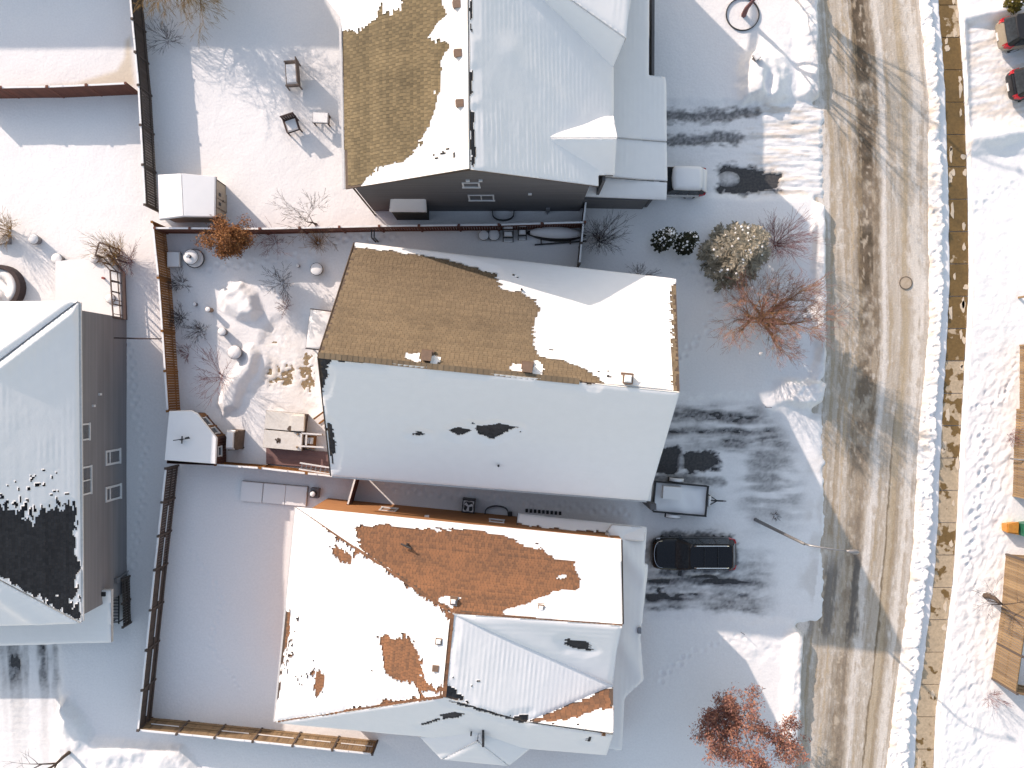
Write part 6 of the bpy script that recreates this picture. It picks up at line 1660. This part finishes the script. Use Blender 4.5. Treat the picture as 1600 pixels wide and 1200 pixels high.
# ------------------------------------------------------------------ trees and shrubs
class Tree:
    def __init__(s, seed): s.r = random.Random(seed); s.thick = MB(); s.thin = MB(); s.tips = []; s.nodes = []
    def rv(s, k): return Vector((s.r.uniform(-k, k), s.r.uniform(-k, k), s.r.uniform(-k, k)))
    def grow(s, p, d, L, r, lvl, P_):
        n = 4 if lvl < 2 else 3
        pts = [Vector(p)]; rad = [r]; d = Vector(d).normalized()
        for i in range(n):
            d = (d + s.rv(P_['wob']) + Vector((0, 0, P_['up'][min(lvl, len(P_['up']) - 1)]))).normalized()
            pts.append(pts[-1] + d * (L / n)); rad.append(max(.006, r * (1 - .75 * (i + 1) / n) if lvl < P_['lv'] else r * (1 - .5 * (i + 1) / n)))
            s.nodes.append((pts[-1], lvl))
        (s.thick if lvl <= P_.get('thick', 1) else s.thin).tube(pts, rad, 6 if lvl <= 1 else (4 if lvl == 2 else 3), cap=False)
        if lvl >= P_['lv']:
            s.tips.append((pts[-1], d)); return
        k = P_['kids'][lvl]; k = s.r.randint(*k)
        for c in range(k):
            t = s.r.uniform(P_.get('from', .3), 1.0) * n
            i = min(int(t), n - 1); q = pts[i] + (pts[i + 1] - pts[i]) * (t - i)
            ax = s.rv(1); ax = (ax - d * ax.dot(d)); 
            if ax.length < .05: continue
            ax.normalize(); sp = P_['spread'][min(lvl, len(P_['spread']) - 1)] * s.r.uniform(.7, 1.25)
            nd = (d * math.cos(sp) + ax * math.sin(sp)).normalized()
            s.grow(q, nd, L * P_['len'][min(lvl, len(P_['len']) - 1)] * s.r.uniform(.7, 1.2), max(.007, rad[i] * P_.get('rr', .55)), lvl + 1, P_)
        s.grow(pts[-1], d, L * .6, max(.006, rad[-1]), lvl + 1, P_)
    def leaves(s, n, size, spread, rng_lvl=2):
        m = MB(); src = [q for q, l in s.nodes if l >= rng_lvl]
        for k in range(n):
            q = s.r.choice(src) + s.rv(spread)
            a, b_ = s.rv(1).normalized(), s.rv(1).normalized(); b_ = (b_ - a * a.dot(b_)).normalized()
            w = size * s.r.uniform(.6, 1.3); h = w * s.r.uniform(.5, .8)
            m.add([q - a * w, q - b_ * h * .5 + a * w * .1, q + a * w, q + b_ * h * .5 + a * w * .1], [(0, 1, 2, 3)], s.r.random())
        return m
def make_tree(name, label, cat, px, py, P_, h, r, seed, bark, twig, stems=1, lean=.0, leaf=None, nleaf=0, lsize=.09, lspread=.2, group=None, splay=.5, base=None):
    b = G(px, py) if base is None else Vector(base)
    t = thing(name, label, cat, b, group); T = Tree(seed)
    for k in range(stems):
        if stems == 1: d = Vector((T.r.uniform(-lean, lean), T.r.uniform(-lean, lean), 1))
        else:
            a = 2 * math.pi * (k + T.r.uniform(-.3, .3)) / stems; s_ = splay * T.r.uniform(.5, 1.3)
            d = Vector((math.cos(a) * s_, math.sin(a) * s_, 1))
        T.grow(b - Vector((0, 0, .15)), d, h * T.r.uniform(.85, 1.1), r, 0, P_)
    if T.thick.v: T.thick.build('trunk' if stems == 1 else 'stems', bark, t, True, kind='stuff')
    if T.thin.v: T.thin.build('twigs', twig, t, False, kind='stuff')
    if leaf: T.leaves(nleaf, lsize, lspread).build('foliage', leaf, t, kind='stuff')
    return t, T
M_TWIG_O = mat('twig_orange', (.38, .2, .14), (.22, .12, .14), rough=.85, scale=2, tint=.6)
BASE = dict(lv=4, wob=.16, up=[.03, .04, .05, .03], kids=[(5, 7), (4, 6), (3, 5), (2, 4)], spread=[.8, .75, .7, .6], len=[.62, .6, .55, .5])
def V_(**k): d = dict(BASE); d.update(k); return d

# the bare orange tree hung with white balls, in front of the middle house
ot, T = make_tree('bare_tree', 'bare orange-stemmed tree hung with white balls beside the road', 'tree', 1188, 498, V_(lv=4, kids=[(4, 5), (3, 5), (3, 5), (2, 3)], spread=[.45, .5, .55, .6], up=[.05, .06, .04, .02], thick=3, rr=.6, **{'from': .3}), 2.75, .12, 21, M_BARK_O, M_TWIG_O, stems=13, splay=.5)
for k, (px, py, z) in enumerate(((1175, 451, 3.2), (1189, 553, 2.4), (1208, 545, 1.6), (1247, 529, 3.8), (1132, 525, 1.0), (1259, 486, 3.4))):
    q = P(px, py, z); wb = thing('white_ball', ('white ball ornament hanging at the upper left of the orange tree', 'orange-lit ball ornament hanging at the lower left of the orange tree', 'white ball ornament hanging just below the middle of the orange tree', 'white ball ornament hanging at the right of the orange tree', 'white ball ornament hanging alone left of the orange tree', 'white ball ornament high in the right of the orange tree')[k], 'ornament', q, 'ball ornaments in the bare orange tree')
    m = MB(); m.lathe([(.03, -.13), (.11, -.07), (.13, 0), (.11, .07), (.03, .13)], q, 12); m.build('ball', M_WHITE, wb, True)
    m = MB(); m.tube([q + Vector((0, 0, .12)), q + Vector((0, 0, .4))], [.008, .008], 4); m.build('cord', M_DARK, wb)
make_tree('ring_tree', 'thin bare red-brown tree rising from the dark ring at the top', 'tree', 1162, 24, V_(kids=[(7, 8), (4, 6), (3, 4), (2, 3)], up=[.03, .05, .05, .02], spread=[.55, .55, .6, .6], rr=.7, **{'from': .4}), 4.0, .17, 33, M_TWIG_R, M_TWIG_R)
make_tree('bare_tree', 'bare tree out of view beyond the top of the picture', 'tree', 1152, -95, V_(kids=[(7, 8), (4, 6), (3, 4), (2, 3)], up=[.03, .05, .05, .02], spread=[.55, .55, .6, .6], rr=.7, **{'from': .4}), 4.2, .18, 35, M_BARK, M_TWIG_D)
make_tree('golden_willow', 'bushy golden-twigged willow spilling in at the top left', 'tree', 318, -18, V_(kids=[(5, 7), (5, 6), (4, 6), (2, 4)], spread=[.7, .8, .7, .5], up=[.02, -.02, -.1, -.12], thick=1), 2.9, .15, 41, M_BARK, M_TWIG_G, stems=5, splay=.5)
make_tree('russet_tree', 'tree with russet dry leaves at the lower right by the road', 'tree', 1133, 1104, V_(kids=[(5, 7), (4, 6), (3, 5), (2, 3)], spread=[.75, .75, .7, .6], up=[.03, .05, .04, .0]), 3.1, .15, 52, M_BARK, M_TWIG_D, leaf=M_LEAF_P, nleaf=14000, lsize=.095, lspread=.26)
make_tree('copper_shrub', 'dense copper-leaved tree overhanging the red-brown fence', 'tree', 376, 397, V_(kids=[(7, 8), (5, 6), (3, 5), (2, 3)], spread=[.65, .65, .6, .5], up=[.04, .06, .05, .0], **{'from': .1}), 2.35, .09, 57, M_BARK, M_TWIG_D, leaf=M_LEAF_B, nleaf=11000, lsize=.085, lspread=.22)
make_tree('bare_sapling', 'small bare grey tree behind the red-brown fence in the top yard', 'tree', 494, 350, V_(kids=[(4, 6), (3, 5), (2, 4), (2, 3)], up=[.02, .03, .03, .0], spread=[.75, .7, .6, .6]), 2.1, .07, 61, M_BARK, M_BARK)
make_tree('bare_tree', 'dark bare spreading tree at the right edge in front of the tall tan fence', 'tree', 1539, 931, V_(kids=[(3, 4), (3, 4), (2, 3), (2, 2)], up=[-.02, .0, .02, .0], spread=[.9, .8, .7, .6], lv=3, wob=.22, **{'from': .8}), 2.3, .2, 71, M_BARK, M_TWIG_D)
make_tree('bare_tree', 'bare tree with a thick brown trunk at the bottom left corner', 'tree', 108, 1176, V_(kids=[(3, 5), (3, 4), (2, 3), (2, 2)], up=[.0, .0, .02, .0], spread=[.7, .7, .7, .6], lv=3, **{'from': .45}), 3.2, .13, 73, M_BARK, M_TWIG_D)

def shrub(name, label, px, py, h, n, splay, bark, twig, seed, lv=2, r=.014, kids=((3, 4), (2, 3)), lean=(0, 0), z=None):
    b = G(px, py) if z is None else P(px, py, z)
    t = thing(name, label, 'shrub', b); T = Tree(seed)
    for k in range(n):
        a = 2 * math.pi * k / n + T.r.uniform(-.4, .4); s_ = splay * T.r.uniform(.25, 1.2)
        T.grow(b - Vector((0, 0, .08)) + Vector((math.cos(a), math.sin(a), 0)) * .06, Vector((math.cos(a) * s_ + lean[0], math.sin(a) * s_ + lean[1], 1)), h * T.r.uniform(.6, 1.1), r, 0, V_(lv=lv, kids=list(kids), spread=[.45, .5], len=[.6, .55], up=[.02, .0], thick=-1, wob=.1))
    T.thin.build('stems', twig, t, kind='stuff')
    return t
shrub('red_dogwood', 'fan of red-purple stems behind the big frosted spruce', 1212, 381, 1.9, 46, .75, M_TWIG_R, M_TWIG_R, 81)
shrub('bare_shrub', 'dark bare shrub right of the side passage gate', 938, 376, 1.6, 34, .7, M_TWIG_D, M_TWIG_D, 82)
shrub('grass_clump', 'round reddish grass clump below the bare grey tree', 497, 380, .9, 60, .8, M_TWIG_R, M_BARK_O, 83, lv=1, kids=((1, 2),))
shrub('bare_shrub', 'tiny dark shrub topmost in the shaded bed by the orange fence', 283, 443, .7, 16, .8, M_TWIG_D, M_TWIG_D, 84)
shrub('bare_shrub', 'small dark shrub second down in the shaded bed by the orange fence', 283, 497, .8, 20, .8, M_TWIG_D, M_TWIG_D, 85)
shrub('bare_shrub', 'low dark twigs right of the bed, level with the snowy heap', 313, 516, .7, 18, .9, M_TWIG_D, M_TWIG_D, 86)
shrub('bare_shrub', 'little red-stemmed shrub in the shaded bed', 293, 552, .6, 10, .9, M_TWIG_R, M_TWIG_R, 87)
shrub('bare_shrub', 'spreading red-twigged shrub half in shade at the heap edge', 345, 588, 1.7, 16, .9, M_TWIG_R, M_TWIG_R, 88)
shrub('bare_shrub', 'dark twiggy shrub in the dappled shade behind the tan roof', 441, 442, 1.1, 14, .8, M_TWIG_D, M_TWIG_D, 89)
shrub('bare_shrub', 'small maroon shrub below the dark twiggy one in dappled shade', 446, 479, .6, 12, .9, M_TWIG_R, M_TWIG_R, 90)
shrub('dry_stalks', 'tan dry stalks hanging through the raised deck stair railing', 184, 398, 1.3, 34, .55, M_TWIG_G, M_TWIG_G, 91)
shrub('bare_shrub', 'thin reddish shrub right of the raised deck stair', 203, 408, 1.0, 22, .8, M_TWIG_R, M_TWIG_R, 92)
shrub('dry_stalks', 'pale dry stalks above the planter box at the left edge', 15, 360, 1.2, 30, .7, M_TWIG_G, M_TWIG_G, 93)
shrub('bare_shrub', 'dark tuft poking from the driveway snow near the street lamp', 1211, 806, .35, 22, .9, M_TWIG_D, M_TWIG_D, 94, lv=1, kids=((1, 2),))
shrub('bare_shrub', 'dark twigs against the north side of the tan roof house', 1000, 434, .9, 16, .8, M_TWIG_D, M_TWIG_D, 95)
shrub('bare_shrub', 'bare shrub under the willow in the upper left yard', 262, 62, 1.1, 14, 1.0, M_TWIG_D, M_TWIG_D, 96)
shrub('bare_shrub', 'sparse twigs by the red-brown fence left of the grass clump', 430, 378, 1.2, 12, .8, M_TWIG_R, M_TWIG_R, 97)
shrub('bare_shrub', 'dry twigs lying by the far right corner of the tall tan fence', 1546, 1086, .9, 8, .7, M_TWIG_R, M_TWIG_R, 98)
shrub('bare_shrub', 'sparse reddish twigs at the right edge above the handrail', 1580, 682, .8, 10, .9, M_TWIG_R, M_TWIG_R, 99)

def spruce(label, px, py, h, rad, seed, n_wh, snow_n, mat_n, name='spruce', droop=.25, qs=(.34, .055), pw=.8):
    b = G(px, py); t = thing(name, label, 'tree', b); r = random.Random(seed)
    m = MB(); m.tube([b - Vector((0, 0, .2)), b + Vector((0, 0, h * .5)), b + Vector((0, 0, h))], [.14, .08, .015], 7); m.build('trunk', M_BARK, t)
    nd = MB(); sn = MB(); lim = MB()
    for w in range(n_wh):
        f = w / (n_wh - 1); z = h * (.05 + .93 * f); L = rad * (1 - f) ** pw * r.uniform(.85, 1.1) + .12
        nb_ = max(4, int(11 * (1 - f) + 4))
        a0 = r.uniform(0, 6)
        for k in range(nb_):
            a = a0 + 2 * math.pi * k / nb_ + r.uniform(-.25, .25); Lb = L * r.uniform(.75, 1.12)
            o = b + Vector((0, 0, z)); d = Vector((math.cos(a), math.sin(a), -droop * (1 - f) + .25 * f))
            e = o + d * Lb; lim.tube([o, o + d * Lb * .5 + Vector((0, 0, -.03)), e], [.025, .018, .008], 3, cap=False)
            side = Vector((-math.sin(a), math.cos(a), 0)); ns = max(3, int(Lb / .075))
            for i in range(ns):
                u = (i + .6) / ns; q = o + d * Lb * u + Vector((0, 0, .06 * math.sin(u * 3)))
                for s in (-1, 1):
                    lw = qs[0] * (.35 + .75 * (1 - abs(u - .45))) * r.uniform(.7, 1.2) * min(1, Lb)
                    dd = (d * r.uniform(.5, .9) + side * s * r.uniform(.6, 1.0) + Vector((0, 0, r.uniform(-.2, .35)))).normalized()
                    wv = dd.cross(Vector((r.uniform(-.5, .5), r.uniform(-.5, .5), 1))).normalized() * qs[1] * r.uniform(.8, 1.4)
                    nd.add([q - wv * .6, q + wv * .6, q + dd * lw * .6 + wv, q + dd * lw, q + dd * lw * .6 - wv], [(0, 1, 2, 3, 4)], r.random())
                if r.random() < snow_n:
                    c = q + Vector((r.uniform(-.08, .08), r.uniform(-.08, .08), .05)); k_ = r.uniform(.04, .085)
                    sn.lathe([(k_, 0), (k_ * .8, k_ * .45), (.01, k_ * .6)], c, 6, .5)
    lim.build('branches', M_BARK, t, kind='stuff'); nd.build('foliage', mat_n, t, kind='stuff')
    if sn.v: sn.build('snow_clumps', M_SNOW, t, kind='stuff')
    return t
spruce('big olive-grey spruce frosted with snow beside the road', 1136, 403, 7.6, 2.0, 5, 28, .1, M_NEEDLE, qs=(.34, .036))
spruce('narrow dark cedar with snow flecks, left of a pair', 1031, 380, 3.9, .52, 6, 32, .2, M_CEDAR, name='cedar', droop=-.5, qs=(.2, .04), pw=.45)
spruce('narrow dark cedar with green tip, right of a pair near the spruce', 1065, 386, 3.8, .52, 8, 32, .12, M_CEDAR, name='cedar', droop=-.5, qs=(.2, .04), pw=.45)
spruce('small yellow-green evergreen at the top right above the beige SUV', 1580, 8, 1.6, .5, 9, 14, .05, mat('evergreen_olive', (.16, .13, .02), (.07, .065, .015), tint=.6), name='evergreen_shrub')
for px, py, lab in ((1106, 411, 'thin black wire hoop standing left of the spruce'), (1150, 440, 'thin black wire hoop standing below the spruce')):
    b = G(px, py); hp = thing('wire_hoop', lab, 'garden hoop', b)
    m = MB(); pts = [b + Vector((.28 * math.cos(math.pi * k / 10) * .8, .28 * math.cos(math.pi * k / 10) * .6, .1 + .75 * math.sin(math.pi * k / 10))) for k in range(11)]; m.tube(pts, [.03] * 11, 5); m.build('hoop', M_DARK, hp)
